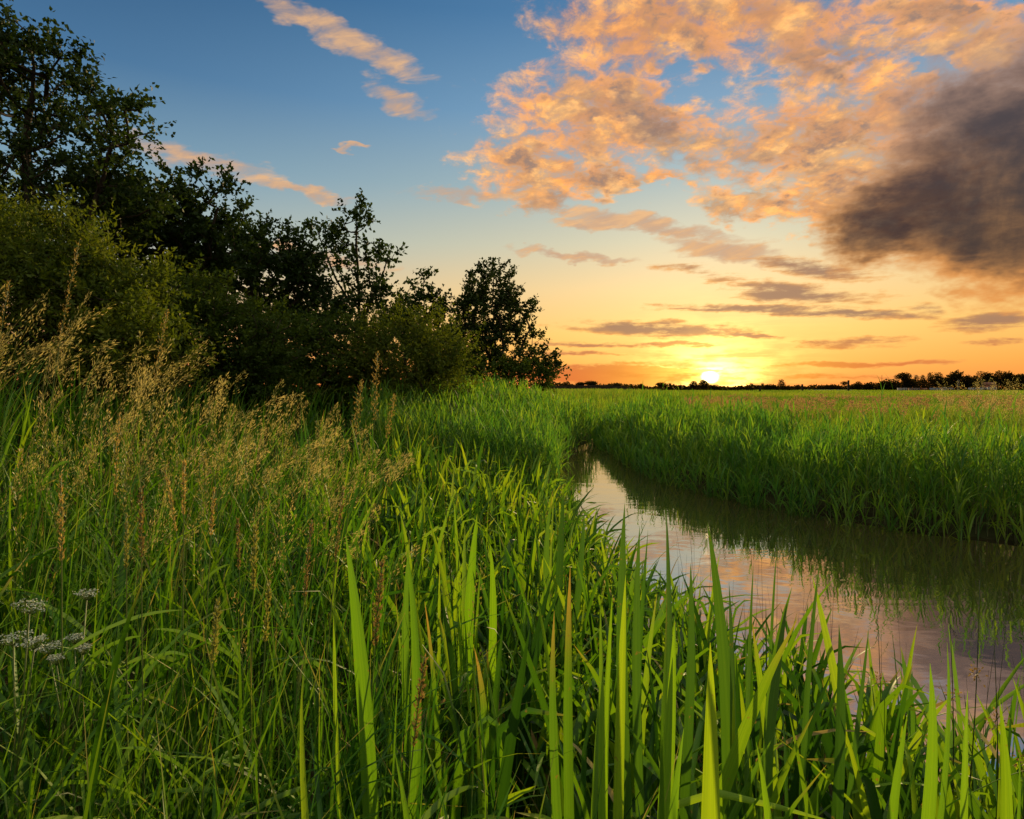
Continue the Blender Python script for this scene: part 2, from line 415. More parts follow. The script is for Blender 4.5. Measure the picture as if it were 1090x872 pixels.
def axis(c0, c1, step, far):
    a = list(np.arange(c0, c1+1e-6, step)); s = step; up = [c1]; dn = [c0]
    while up[-1] < far: s *= 1.25; up.append(up[-1]+s)
    s = step
    while dn[-1] > -far: s *= 1.25; dn.append(dn[-1]-s)
    return np.array(dn[:0:-1]+a+up[1:])
gx, gy = axis(-14, 20, .22, 6000), axis(-3, 34, .22, 6000)
GX, GY = np.meshgrid(gx, gy)
gv = np.stack([GX, GY, ground_z(GX, GY)], -1).reshape(-1, 3)
gi = np.arange(len(gv)).reshape(GX.shape)
gf = np.stack([gi[:-1, :-1], gi[:-1, 1:], gi[1:, 1:], gi[1:, :-1]], -1).reshape(-1, 4)
soil = plain_mat('damp_soil', (.022, .017, .010), (.045, .05, .02), 3.0, .95, .4, spec=0)
tag(mesh_obj('ground', gv, [gf], soil), 'damp marshy ground under the grass on both banks', 'ground', kind='structure')

def water_mat():
    m = bpy.data.materials.new('stream_water'); m.use_nodes = True
    t = NT(m.node_tree); b = m.node_tree.nodes['Principled BSDF']
    geo = t.new('ShaderNodeNewGeometry'); mp = t.new('ShaderNodeMapping'); mp.inputs['Scale'].default_value = (1, 1.6, 1)
    t.l.new(geo.outputs['Position'], mp.inputs[0])
    n = t.noise(mp.outputs[0], 1.6, 3, .5, .6) + t.noise(mp.outputs[0], 7.0, 2, .5)*.08
    b.inputs['Base Color'].default_value = (.034, .022, .011, 1); b.inputs['Roughness'].default_value = .02
    b.inputs['IOR'].default_value = 7.0; b.inputs['Specular IOR Level'].default_value = .5
    bp = t.new('ShaderNodeBump'); bp.inputs['Strength'].default_value = .014; bp.inputs['Distance'].default_value = .25; t.put(bp.inputs['Height'], n)
    t.l.new(bp.outputs[0], b.inputs['Normal'])
    return m
wy = np.linspace(-6, 95, 203)
wv = np.stack([np.stack([xl(wy)-.75, wy, wy*0], -1), np.stack([xr(wy)+.85, wy, wy*0], -1)], 1).reshape(-1, 3)
wi = np.arange(len(wv)).reshape(-1, 2)
tag(mesh_obj('water', wv, [np.stack([wi[:-1, 0], wi[:-1, 1], wi[1:, 1], wi[1:, 0]], -1)], water_mat()),
    'still brown stream winding away between grassy banks', 'stream', kind='structure')

# ------------------------------------------------------------------ scatter
def scatter(d0, d1, rho0, dref, p, a0=-52, a1=52, inside=None, z=True):
    "points around the camera, rho0 per m2 out to dref, thinning with distance**-p"
    d = np.linspace(d0, d1, 4000)
    rho = rho0*np.minimum(1, (dref/d)**p)
    cdf = np.cumsum(rho*d)*(d[1]-d[0])*RAD(a1-a0); n = int(cdf[-1])
    dd = np.interp(rng.random(n)*cdf[-1], cdf, d); a = RAD(a0)+rng.random(n)*RAD(a1-a0)
    x, y = dd*np.sin(a), dd*np.cos(a)
    if inside is not None:
        k = inside(x, y); x, y, dd = x[k], y[k], dd[k]
    return np.stack([x, y, ground_z(x, y) if z else x*0], -1), dd
def vnoise(x, y, s, seed=0):
    r = np.random.default_rng(seed); g = r.random((64, 64))
    u, v = x*s % 64, y*s % 64; i, j = u.astype(int), v.astype(int); f, h = u-i, v-j
    f, h = f*f*(3-2*f), h*h*(3-2*h); i1, j1 = (i+1) % 64, (j+1) % 64
    return (g[i, j]*(1-f)+g[i1, j]*f)*(1-h)+(g[i, j1]*(1-f)+g[i1, j1]*f)*h
def clear_cam(C, r=.38):
    "which leaves keep clear of the camera"
    q = C-np.array([0, 0, EYE]); return (np.linalg.norm(q, axis=-1).min(1) > r)
PI2 = 2*math.pi
def grow(bag, P, **kw):
    V, F, A, C = blades(P, **kw); ok = clear_cam(C)
    if not ok.all():
        keep = np.nonzero(ok)[0]; n = len(P)
        kw = {k: (np.asarray(v)[keep] if isinstance(v, np.ndarray) and v.ndim == 1 and len(v) == n and k != 'prof' else v) for k, v in kw.items()}
        if kw.get('droop') is not None: kw['droop'] = tuple(np.asarray(v)[keep] if np.ndim(v) else v for v in kw['droop'])
        V, F, A, C = blades(P[keep], **kw)
    bag.add(V, F, **A); return C
#%%END_GEO
#%%VEG
# ------------------------------------------------------------------ iris bed on the near bank
left_d = lambda x, y: xl(y)-x            # metres from the left water edge
right_d = lambda x, y: x-xr(y)
iris_mat = leaf_mat('iris_leaf', [(.014, .045, .005), (.030, .095, .006), (.085, .19, .007), (.16, .28, .009), (.26, .36, .014)], tip=(.25, .21, .05), trans=.42, gloss=.03, rough=.36,
                    tip_at=(1.0, 1.2), tcol=(1.35, 1.2, .5), patch=(.75, .9, .95), vein=45)
dry_mat = leaf_mat('dry_leaf', [(.26, .20, .08), (.18, .13, .05), (.32, .27, .12), (.14, .13, .04)], trans=.3, gloss=.0)
iris_zone = lambda x, y: (left_d(x, y) > -.35) & (left_d(x, y) < np.interp(y, [.5, 2, 6, 10], [2.5, 2.1, 1.75, 1.5])+.3*vnoise(x, y, 1.2, 5)) & (y < 10.5) & (y > .30)
iris_prof = np.interp(np.linspace(0, 1, 9), [0, .1, .5, .8, .93, 1], [.8, 1, .95, .68, .34, .02])
B = Bag()
Pc, dc = scatter(.66, 11, 42, 3.0, .5, -50, 75, iris_zone)          # fans
nf = 4
P = np.repeat(Pc, nf, 0)+rng.normal(0, .035, (len(Pc)*nf, 3))*[1, 1, 0]; d = np.repeat(dc, nf)
n = len(P); hf = np.repeat(rng.uniform(.62, .98, len(Pc)), nf)*(1-.42*np.clip((.75-left_d(P[:, 0], P[:, 1]))/.9, 0, 1))
faz = np.repeat(rng.random(len(Pc))*PI2, nf); side = np.tile([0, math.pi, 0, math.pi], len(Pc))
az = faz+side+rng.normal(0, .3, n)
lean = np.abs(rng.normal(.09, .09, n)); bend = np.abs(rng.normal(.28, .32, n))
dr = (rng.random(n) < .34)
grow(B, P, H=hf*rng.uniform(.62, 1.0, n), W=rng.uniform(.015, .032, n)*np.clip(d/4, 1, 1.6), az=az, lean=lean, bend=bend, nseg=8, prof=iris_prof, fold=.35,
     twist=rng.normal(math.pi/2, .5, n), power=1.6, rnd=rng.random(n), droop=(np.where(dr, rng.uniform(1.0, 2.3, n), 0.), rng.uniform(.55, .85, n)))
# shorter arching leaves filling the bed
Pc, dc = scatter(.5, 9, 130, 2.0, .8, -50, 75, iris_zone)
n = len(Pc)
grow(B, Pc, H=rng.uniform(.35, .78, n), W=rng.uniform(.014, .030, n)*np.clip(dc/4, 1, 1.5), az=rng.random(n)*PI2, lean=rng.uniform(.1, .5, n), bend=rng.uniform(.3, 1.9, n), nseg=8, prof=iris_prof,
     fold=.3, twist=rng.normal(0, .6, n), power=1.3, rnd=rng.random(n))
tag(B.obj('iris_leaves', iris_mat), 'dense bed of green sword shaped iris leaves along the near bank', 'iris leaves', kind='stuff')
B = Bag()
Pc, dc = scatter(.6, 8, 20, 2.0, .6, -50, 75, iris_zone); n = len(Pc)
grow(B, Pc, H=rng.uniform(.3, .75, n), W=rng.uniform(.008, .02, n), az=rng.random(n)*PI2, lean=rng.uniform(.05, .5, n), bend=rng.uniform(.6, 2.4, n), nseg=8, prof=iris_prof, fold=.3,
     twist=rng.normal(0, .7, n), power=1.4, rnd=rng.random(n))
tag(B.obj('dry_leaves', dry_mat), 'scattered straw coloured dead leaves bent over among the green iris', 'dry leaves', kind='stuff')

# ------------------------------------------------------------------ meadow grass on the left
grass_mat = leaf_mat('meadow_grass_leaf', [(.018, .064, .005), (.042, .125, .006), (.085, .185, .007), (.15, .24, .012)], tip=(.26, .22, .07), trans=.42, gloss=.018,
                     tip_at=(.9, 1.15), tcol=(1.35, 1.2, .5), patch=(.7, .85, .9), patch_scale=.8)
meadow = lambda x, y: (left_d(x, y) > np.interp(y, [.5, 2, 6, 10], [2.35, 1.95, 1.6, 1.35])+.35*vnoise(x, y, .9, 8)) & (y > .3) & ((y < 10) | (left_d(x, y) > 2.5))
B = Bag()
Pm, dm = scatter(.55, 16, 820, 1.4, 1.35, -58, 40, meadow); n = len(Pm)
tall = vnoise(Pm[:, 0], Pm[:, 1], .8, 3)
grow(B, Pm, H=rng.uniform(.35, .95, n)*(.8+.45*tall), W=rng.uniform(.0035, .010, n)*np.clip(dm/1.8, 1, 5)**.75, az=rng.normal(.2, 1.6, n), lean=np.abs(rng.normal(.1, .13, n)),
     bend=np.abs(rng.normal(.45, .5, n)), nseg=5, twist=rng.normal(0, .8, n), power=1.7, rnd=np.clip(rng.normal(.45, .25, n), 0, 1))
# broad blades
Pm, dm = scatter(.55, 9, 200, 1.6, 1.0, -56, 40, meadow); n = len(Pm)
grow(B, Pm+np.stack([np.zeros(n), np.zeros(n), rng.uniform(0, .3, n)], -1), H=rng.uniform(.3, .75, n), W=rng.uniform(.008, .017, n), az=rng.random(n)*PI2, lean=rng.uniform(.1, .6, n), bend=rng.uniform(.4, 2.0, n),
     nseg=8, fold=.2, twist=rng.normal(0, .5, n), power=1.4, rnd=np.clip(rng.normal(.4, .25, n), 0, 1))
tag(B.obj('meadow_grass', grass_mat), 'tangled green meadow grass covering the left bank', 'grass', kind='stuff')

# ------------------------------------------------------------------ feathery grass heads on the left
plume_stem = leaf_mat('plume_stem', [(.20, .17, .06), (.30, .24, .09), (.13, .15, .045)], trans=.2, gloss=.04)
plume_mat = leaf_mat('plume_husk', [(.22, .21, .07), (.40, .36, .16), (.31, .30, .11), (.17, .18, .055)], trans=.5, gloss=.02, tcol=(1.2, 1.05, .7))
def plumes(P, H, az, lean, bend, head=.24, spread=.05, nsp=70, sp=(.007, .0026), stemw=.0022, size=1.0, name='feathery_grass', label='', sm=None, hm=None, rn=None, al=.55):
    n = len(P); k = 10
    S = Bag(); V, F, A, C = blades(P, H, stemw*size, az, lean, bend, nseg=k, prof=np.interp(np.linspace(0, 1, k+1), [0, 1], [1, .5]), twist=0, power=2.0)
    S.add(V, F, **A)
    V, F, A, C = blades(P, H, stemw*size, az, lean, bend, nseg=k, prof=np.interp(np.linspace(0, 1, k+1), [0, 1], [1, .5]), twist=math.pi/2, power=2.0); S.add(V, F, **A)
    t = np.sort(rng.random((n, nsp)), 1); tt = 1-head*(1-t)/1.0
    f = tt*k; i = np.minimum(f.astype(int), k-1); fr = (f-i)[..., None]
    q = np.arange(n)[:, None]
    base = C[q, i]*(1-fr)+C[q, i+1]*fr; T = nrm(C[q, i+1]-C[q, i])
    R = rng.normal(0, 1, (n, nsp, 3)); R = nrm(R-T*np.sum(R*T, -1, keepdims=True))
    env = np.sin(np.clip(t, 0, 1)**.75*math.pi)**.8*spread+.002
    off = (rng.random((n, nsp))**.7*env*(np.asarray(size).reshape(-1, 1) if np.ndim(size) else size))[..., None]
    wind = np.stack([np.cos(az), np.sin(az), np.zeros(n)], -1)[:, None, :]
    Pp = base+R*off+T*off*.9+wind*off*.6
    D = nrm(T*1.0+R*al+rng.normal(0, .25, (n, nsp, 3)))
    sz = np.broadcast_to(np.asarray(size).reshape(-1, 1) if np.ndim(size) else size, (n, nsp))*rng.uniform(.7, 1.3, (n, nsp))
    V, F, A = leaf_quads(Pp.reshape(-1, 3), D.reshape(-1, 3), rng.normal(0, 1, (n*nsp, 3)), (sp[0]*sz).ravel(), (sp[1]*sz).ravel(), np.clip(np.repeat(rng.random(n), nsp)*.7+rng.random(n*nsp)*.3, 0, 1))
    H_ = Bag(); H_.add(V, F, **A)
    return S, H_
def stuff_plumes(name, label, cat, *a, **k):
    sm, hm = k.pop('mats'); S, H_ = plumes(*a, **k)
    o = H_.obj(name, hm); tag(o, label, cat, kind='stuff')
    S.obj('stem', sm, parent=o)
    return o
pz = lambda x, y: (left_d(x, y) > 1.7) & (y > 2.0) & (y < 9)
P, d = scatter(2.6, 7.5, 18, 3.5, .6, -50, -13, pz); n = len(P)
stuff_plumes('feathery_grass', 'pale golden feathery grass heads leaning in the wind below the trees', 'grass', P, rng.uniform(.65, 1.55, n)*np.interp(np.degrees(np.arctan2(P[:, 0], P[:, 1])), [-45, -30, -22, -13], [1.06, .98, .84, .62]), rng.normal(-.1, .55, n),
             rng.uniform(.0, .3, n), rng.uniform(.15, 1.25, n), head=.30, spread=.034, nsp=95, size=np.clip(d/3.2, .9, 1.7), sp=(.016, .0024), al=.22, mats=(plume_stem, plume_mat))
P, d = scatter(1.3, 6, 14, 2.5, .6, -52, 0, lambda x, y: (left_d(x, y) > 2.1) & (y > .9)); n = len(P)
stuff_plumes('seeding_grass', 'thin upright grass stems with narrow greenish seed heads in the left meadow', 'grass', P, rng.uniform(.75, 1.1, n), rng.random(n)*PI2, rng.uniform(.0, .12, n), rng.uniform(.02, .3, n), head=.2, spread=.012,
             nsp=60, size=np.clip(d/2.2, .9, 1.6), sp=(.009, .003),
             mats=(leaf_mat('green_stem', [(.06, .11, .02), (.10, .14, .03)], trans=.2), leaf_mat('green_husk', [(.20, .18, .05), (.15, .17, .04), (.28, .20, .08)], trans=.45)))

# ------------------------------------------------------------------ reeds: far bank edge and the left bank beyond the iris
reed_mat = leaf_mat('reed_leaf', [(.026, .10, .018), (.065, .18, .018), (.13, .25, .018), (.22, .31, .025)], tip=(.2, .2, .06), trans=.48, gloss=.022, rough=.4, tip_at=(.95, 1.2),
                    tcol=(1.3, 1.2, .5), patch=(.7, .9, 1.0), patch_scale=.5)
reed_stem = leaf_mat('reed_stem', [(.07, .10, .03), (.15, .14, .05), (.05, .09, .025)], trans=.1)
def reeds(name, label, P, H, nl=8, ll=(.22, .42), lw=(.010, .018), wide=1.0, sweep=0.0):
    n = len(P); az = rng.random(n)*PI2; k = 6
    V, F, A, C = blades(P, H, .006*wide, az, rng.uniform(0, .12, n), rng.uniform(0, .22, n), nseg=k, prof=np.linspace(1, .4, k+1), power=1.5)
    S = Bag(); S.add(V, F, **A)
    t = np.linspace(.16, 1.0, nl)[None]+rng.normal(0, .03, (n, nl)); t = np.clip(t, .05, 1)
    f = t*k; i = np.minimum(f.astype(int), k-1); fr = (f-i)[..., None]; q = np.arange(n)[:, None]
    Q = (C[q, i]*(1-fr)+C[q, i+1]*fr).reshape(-1, 3); m = len(Q)
    la = (az[:, None]+np.arange(nl)[None]*math.pi+rng.normal(0, .7, (n, nl))).ravel()
    la = np.arctan2(np.sin(la)+0*sweep, np.cos(la)+sweep)
    tl = t.ravel(); wv_ = np.broadcast_to(np.asarray(wide).reshape(-1, 1) if np.ndim(wide) else wide, (n, nl)).ravel()
    B = Bag()
    V, F, A, C2 = blades(Q, rng.uniform(*ll, m)*(.75+.5*np.sin(tl*math.pi)), rng.uniform(*lw, m)*wv_, la, rng.uniform(.15, .55, m)*(1.25-tl*.8), rng.uniform(.4, 1.9, m)*(1.3-tl*.6), nseg=5,
                         twist=rng.normal(0, .4, m), power=1.4, rnd=np.clip(np.repeat(rng.random(n), nl)*.75+rng.random(m)*.25, 0, 1), prof=np.interp(np.linspace(0, 1, 6), [0, .2, .6, 1], [.5, 1, .75, .03]))
    B.add(V, F, **A)
    o = B.obj(name, reed_mat); tag(o, label, 'reeds', kind='stuff'); S.obj('stem', reed_stem, parent=o)
    return o
P, d = scatter(4.5, 26, 105, 7.5, 1.0, -5, 62, lambda x, y: (right_d(x, y) > -.4) & (right_d(x, y) < 2.3+.8*vnoise(x, y, .7, 9)) & (y > 3) & (y < 23))
e = right_d(P[:, 0], P[:, 1])
reeds('reeds', 'thick band of green reeds overhanging the water on the far bank', P, rng.uniform(.55, .98, len(P))*(.70+.62*vnoise(P[:, 0], P[:, 1], .9, 77))*np.where(rng.random(len(P)) < .1, 1.3, 1)*(1-.35*np.exp(-np.maximum(e+.15, 0)/.22)), wide=np.clip(d/8, 1, 2))
P, d = scatter(8.5, 27, 85, 10, 1.0, -14, 14, lambda x, y: (left_d(x, y) > -.2) & (left_d(x, y) < 3.4) & (y > 9) & (y < 18.5))
reeds('reeds', 'bright green reeds on the left bank between the iris and the trees', P, rng.uniform(.75, 1.2, len(P))*np.interp(P[:, 1], [8, 12, 20], [.7, .95, 1.05]), wide=np.clip(d/9, 1, 2))

# ------------------------------------------------------------------ the open field beyond
field_mat = leaf_mat('field_grass_leaf', [(.055, .14, .010), (.10, .21, .012), (.15, .25, .016), (.19, .25, .03)], tip=(.20, .20, .06), trans=.45, gloss=.02, tip_at=(.85, 1.1), tcol=(1.35, 1.2, .5),
                     patch=(.75, .75, .9), patch_scale=.12)
B = Bag()
fld = lambda x, y: (right_d(x, y) > 1.6)
P, d = scatter(6, 45, 150, 9, 1.25, -6, 62, fld); n = len(P)
hn = vnoise(P[:, 0]+50, P[:, 1]+50, .35, 12)
grow(B, P, H=rng.uniform(.4, .72, n)*(.75+.5*hn), W=rng.uniform(.006, .013, n)*np.clip(d/9, 1, 4), az=rng.random(n)*PI2, lean=np.abs(rng.normal(.12, .1, n)), bend=np.abs(rng.normal(.5, .4, n)), nseg=4,
     twist=rng.normal(0, .6, n), power=1.6, rnd=np.clip(rng.normal(.5, .22, n), 0, 1))
P, d = scatter(40, 330, 16, 45, 1.35, -10, 56, lambda x, y: right_d(x, y) > 1.0); n = len(P)
hn = vnoise(P[:, 0]*.3+50, P[:, 1]*.12+50, .35, 13)
grow(B, P, H=rng.uniform(.4, .75, n)*(.75+.5*hn), W=rng.uniform(.03, .07, n)*np.clip(d/55, 1, 6), az=rng.random(n)*PI2, lean=np.abs(rng.normal(.15, .1, n)), bend=np.abs(rng.normal(.6, .4, n)), nseg=3,
     twist=rng.normal(0, .6, n), power=1.6, rnd=np.clip(hn+rng.normal(0, .15, n), 0, 1))
P, d = scatter(17.5, 260, 22, 24, 1.25, -62, 42, lambda x, y: (left_d(x, y) > .1) & ((x < -2) | (y > 17.5))); n = len(P)
grow(B, P, H=rng.uniform(.5, .95, n), W=rng.uniform(.012, .03, n)*np.clip(d/25, 1, 6), az=rng.random(n)*PI2, lean=np.abs(rng.normal(.15, .1, n)), bend=np.abs(rng.normal(.6, .4, n)), nseg=3,
     twist=rng.normal(0, .6, n), power=1.6)
tag(B.obj('field_grass', field_mat), 'wide field of mixed green grass running to the horizon', 'grass', kind='stuff')
pink_stem = leaf_mat('flowering_stem', [(.16, .15, .06), (.12, .14, .04)], trans=.2)
pink_mat = leaf_mat('purple_husk', [(.20, .13, .08), (.26, .17, .10), (.17, .16, .06), (.28, .21, .11)], trans=.5, gloss=.01, tcol=(1.25, 1.0, .7))
P, d = scatter(8, 60, 5, 12, 1.35, 12, 60, lambda x, y: (right_d(x, y) > 2.6) & (vnoise(x+20, y+20, .22, 21) > .52)); n = len(P)
stuff_plumes('flowering_grass', 'pinkish brown flowering grass heads scattered over the field', 'grass', P, rng.uniform(.62, .95, n), rng.random(n)*PI2, rng.uniform(0, .12, n), rng.uniform(.05, .4, n),
             head=.2, spread=.035, nsp=36, size=np.clip(d/7, 1, 5), sp=(.016, .006), mats=(pink_stem, pink_mat))
# a taller clump at the right edge of the field
P, d = scatter(8, 17, 30, 10, .5, 30, 52, lambda x, y: (np.hypot((x-9.3)/1.3, (y-10.8)/1.9) < 1) & (right_d(x, y) > 2)); n = len(P)
stuff_plumes('tall_grass', 'taller brownish seeding grass clump at the right side of the field', 'grass', P, rng.uniform(1.1, 1.62, n), rng.random(n)*PI2, rng.uniform(0, .1, n), rng.uniform(.1, .5, n),
             head=.3, spread=.05, nsp=60, size=1.6, sp=(.012, .004), mats=(pink_stem, plume_mat))
#%%END_VEG
#%%TREES
# ------------------------------------------------------------------ trees and shrubs on the left
bark = plain_mat('dark_bark', (.018, .014, .010), (.045, .036, .026), 14, .9, .5, (1, 1, .25), spec=.1)
def crown_points(ells, n, lo=.35, r=rng):
    "n points inside a union of ellipsoids, gathered towards their outsides"
    vol = np.array([e[3]*e[4]*e[5] for e in ells])**.8; c = r.choice(len(ells), n, p=vol/vol.sum())
    v = nrm(r.normal(0, 1, (n, 3))); rad = (lo+(1-lo)*r.random(n)**.6)[:, None]
    e = np.array(ells)[c]
    return e[:, :3]+v*rad*e[:, 3:6], v
def build_tree(name, label, cat, base, trunks, ells, K, mat, leaf=(.055, .042), twigs=5, per=13, tw=.55, r0=.012, group=None, seed=0, up=.35, fine=1.0, lo=.35):
    r = np.random.default_rng(seed)
    base = np.asarray(base, float)
    root = tag(empty(name, base), label, cat, group)
    nodes, par, rad_n = [], [], []
    for tr in trunks:                                   # each trunk: list of world points
        tr = np.asarray(tr, float); m = max(4, int(np.linalg.norm(tr[-1]-tr[0])/.35))
        s = np.linspace(0, 1, m); ss = np.linspace(0, 1, len(tr))
        p = np.stack([np.interp(s, ss, tr[:, i]) for i in range(3)], -1)
        p[1:] += np.cumsum(r.normal(0, .025, (m-1, 3)), 0)*[1, 1, .2]
        for j in range(m): par.append(len(nodes)-1 if j else -1); nodes.append(p[j])
    C, out = crown_points(ells, K, lo, r)
    axis_xy = np.asarray(nodes)[:, :2].mean(0)
    order = np.argsort(np.linalg.norm((C-np.array([*axis_xy, C[:, 2].min()]))*[1, 1, .6], axis=1))
    tips = []
    for q in order:
        c = C[q]; A = np.asarray(nodes)
        dv = c-A; dist = np.linalg.norm(dv, axis=1)
        cost = dist+np.maximum(0, A[:, 2]-c[2]+.15*dist)*1.2
        i = int(np.argmin(cost)); a = A[i]; L = dist[i]; m = max(2, int(L/.28))
        ctrl = (a+c)/2+np.array([0, 0, -.08*L])+r.normal(0, .09*L, 3)
        prev = i
        for s in np.linspace(0, 1, m+1)[1:]:
            par.append(prev); prev = len(nodes); nodes.append((1-s)**2*a+2*s*(1-s)*ctrl+s*s*c)
        tips.append(prev)
    A = np.asarray(nodes); par = np.array(par); cnt = np.zeros(len(A)); cnt[tips] = 1
    for i in range(len(A)-1, -1, -1):
        if par[i] >= 0: cnt[par[i]] += cnt[i]
    rad_n = r0*np.maximum(cnt, .6)**.45
    W = Bag(); kids = {}
    for i, p in enumerate(par):
        if p >= 0: kids.setdefault(p, []).append(i)
    starts = [(i, -1) for i in np.nonzero(par < 0)[0]]
    while starts:
        i, p = starts.pop(); ch = [p, i] if p >= 0 else [i]
        while i in kids:
            k = sorted(kids[i], key=lambda j: -cnt[j]); i2 = k[0]
            for j in k[1:]: starts.append((j, i))
            ch.append(i2); i = i2
        if len(ch) > 1:
            rr = rad_n[ch].copy()
            if p >= 0: rr[0] = rr[1]
            tube(W, A[ch], rr, 6 if rr[0] > .03 else 4)
    # twigs with leaves
    T = len(tips)*twigs; c = np.repeat(A[tips], twigs, 0)
    dd = nrm(np.repeat(A[tips]-A[par[tips]], twigs, 0)) + r.normal(0, .75, (T, 3)) + [0, 0, up]
    dd = nrm(dd); ln = tw*r.uniform(.5, 1.15, T)
    s = (np.arange(per)[None]+r.random((T, per)))/per
    Q = c[:, None]+dd[:, None]*(s*ln[:, None])[..., None]+np.array([0, 0, -.10])*(s**2*ln[:, None])[..., None]+r.normal(0, .02*fine, (T, per, 3))
    lr = nrm(r.normal(0, 1, (T, per, 3)))*1.0+dd[:, None]*.55+[0, 0, .1]
    nn = r.normal(0, .8, (T, per, 3))+[0, 0, .8]
    m = T*per
    V, F, At = leaf_quads(Q.reshape(-1, 3), lr.reshape(-1, 3), nn.reshape(-1, 3), leaf[0]*r.uniform(.6, 1.25, m), leaf[1]*r.uniform(.7, 1.2, m), np.clip(np.repeat(r.random(T), per)*.6+r.random(m)*.4, 0, 1))
    Lb = Bag(); Lb.add(V, F, **At)
    ends = c+dd*ln[:, None]*.95
    tv = np.stack([c, c+[0, 0, .006], ends], 1)
    ti = np.arange(T*3).reshape(-1, 3); W.add(tv.reshape(-1, 3), ti)
    W.obj('trunk', bark, root, base); Lb.obj('crown', mat, root, base)
    return root
def E3(px, py, d, rx, ry, rd=None):
    "ellipsoid seen at a photo pixel, radii in photo pixels, d metres away"
    p = at(px, py, d); k = d/FPX
    return (*p, rx*k, (rd if rd else (rx+ry)/2*k), ry*k)
def foot(px, d):
    p = at(px, 430, d); return np.array([p[0], p[1], float(ground_z(p[0], p[1]))-.05])
alder = leaf_mat('alder_leaf', [(.012, .026, .006), (.022, .045, .008), (.036, .066, .012)], trans=.3, gloss=.012, rough=.5, tcol=(1.3, 1.15, .45), patch=(.7, .75, .8))
oak = leaf_mat('oak_leaf', [(.012, .024, .006), (.022, .040, .008), (.034, .056, .012)], trans=.25, gloss=.012, rough=.5, tcol=(1.3, 1.1, .45))
sallow = leaf_mat('sallow_leaf', [(.05, .078, .008), (.085, .12, .011), (.135, .16, .018)], trans=.4, gloss=.01, rough=.5, tcol=(1.3, 1.15, .45), patch=(.6, .7, .7), patch_scale=.8)
osier = leaf_mat('osier_leaf', [(.045, .07, .008), (.07, .10, .010), (.10, .125, .014)], trans=.38, gloss=.01, rough=.5, tcol=(1.3, 1.15, .45), patch=(.6, .7, .7), patch_scale=.8)
bramble = leaf_mat('shrub_leaf', [(.026, .050, .006), (.045, .078, .008), (.07, .105, .012)], trans=.35, gloss=.01, rough=.5, tcol=(1.3, 1.15, .45), patch=(.6, .7, .7))

d = 10.5
b = foot(30, d)
build_tree('alder_tree', 'tall dark alder towering over the others, at the left edge of the hedge', 'tree', b, [[b, at(25, 260, d), at(35, 120, d), at(40, 40, d)], [b, at(-70, 250, d+.8), at(-90, 120, d+.8)], [b+[.2, 0, 0], at(90, 260, d-.3), at(120, 160, d-.3)]],
           [E3(22, 105, d, 60, 80), E3(10, 55, d, 32, 40), E3(85, 130, d, 60, 50), E3(128, 135, d-.4, 48, 32), E3(60, 210, d, 110, 60), E3(-60, 160, d+.5, 90, 120), E3(130, 215, d+.5, 45, 34), E3(70, 85, d, 40, 30), E3(150, 150, d-.2, 30, 22)],
           350, alder, (.085, .062), twigs=6, per=13, tw=.5, seed=11, r0=.011)
d = 13.5
b = foot(170, d)
build_tree('alder_tree', 'dark spreading tree with one bough reaching right, beside the tallest alder', 'tree', b, [[b, at(165, 330, d), at(170, 230, d)], [b, at(200, 320, d), at(225, 220, d-.4)]],
           [E3(165, 235, d, 60, 40), E3(205, 205, d-.3, 38, 24), E3(228, 190, d-.4, 22, 11), E3(195, 260, d, 60, 45), E3(150, 290, d, 90, 55), E3(120, 230, d+.4, 60, 50), E3(225, 255, d, 30, 28)],
           270, alder, (.10, .075), twigs=6, tw=.52, seed=12)
d = 16.5
b = foot(262, d)
build_tree('alder_tree', 'dark round topped tree in the middle of the hedge, left of the slender young alder', 'tree', b, [[b, at(262, 330, d), at(264, 245, d)], [b, at(300, 330, d), at(305, 265, d)]],
           [E3(262, 245, d, 34, 28), E3(300, 268, d, 34, 28), E3(325, 290, d, 28, 30), E3(270, 300, d, 75, 48), E3(240, 285, d+.3, 40, 40), E3(330, 330, d, 40, 35)],
           250, alder, (.11, .085), twigs=6, tw=.5, seed=13)
d = 18.0
b = foot(387, d)
build_tree('alder_tree', 'slender young alder with open crown and clear trunk against the sky', 'tree', b, [[b, at(386, 350, d), at(385, 290, d), at(380, 222, d)], [at(386, 352, d), at(360, 300, d), at(338, 240, d)], [at(386, 340, d), at(405, 300, d), at(412, 265, d)]],
           [E3(380, 235, d, 15, 22), E3(345, 250, d, 20, 16), E3(365, 262, d, 20, 18), E3(400, 285, d, 26, 25), E3(412, 268, d, 12, 18), E3(388, 330, d, 40, 30), E3(355, 320, d, 30, 30), E3(340, 345, d, 40, 25), E3(375, 290, d, 25, 20)],
           130, alder, (.13, .095), twigs=4, per=10, tw=.5, seed=14, r0=.010)
d = 21.0
b = foot(452, d)
build_tree('alder_tree', 'small dark tree between the slender young alder and the round tree', 'tree', b, [[b, at(452, 360, d), at(450, 300, d)]],
           [E3(450, 310, d, 16, 18), E3(440, 330, d, 22, 16), E3(464, 332, d, 14, 18), E3(452, 360, d, 34, 30), E3(425, 345, d, 22, 22)],
           110, alder, (.14, .105), twigs=5, per=10, tw=.55, seed=15)
d = 23.0
b = foot(527, d)
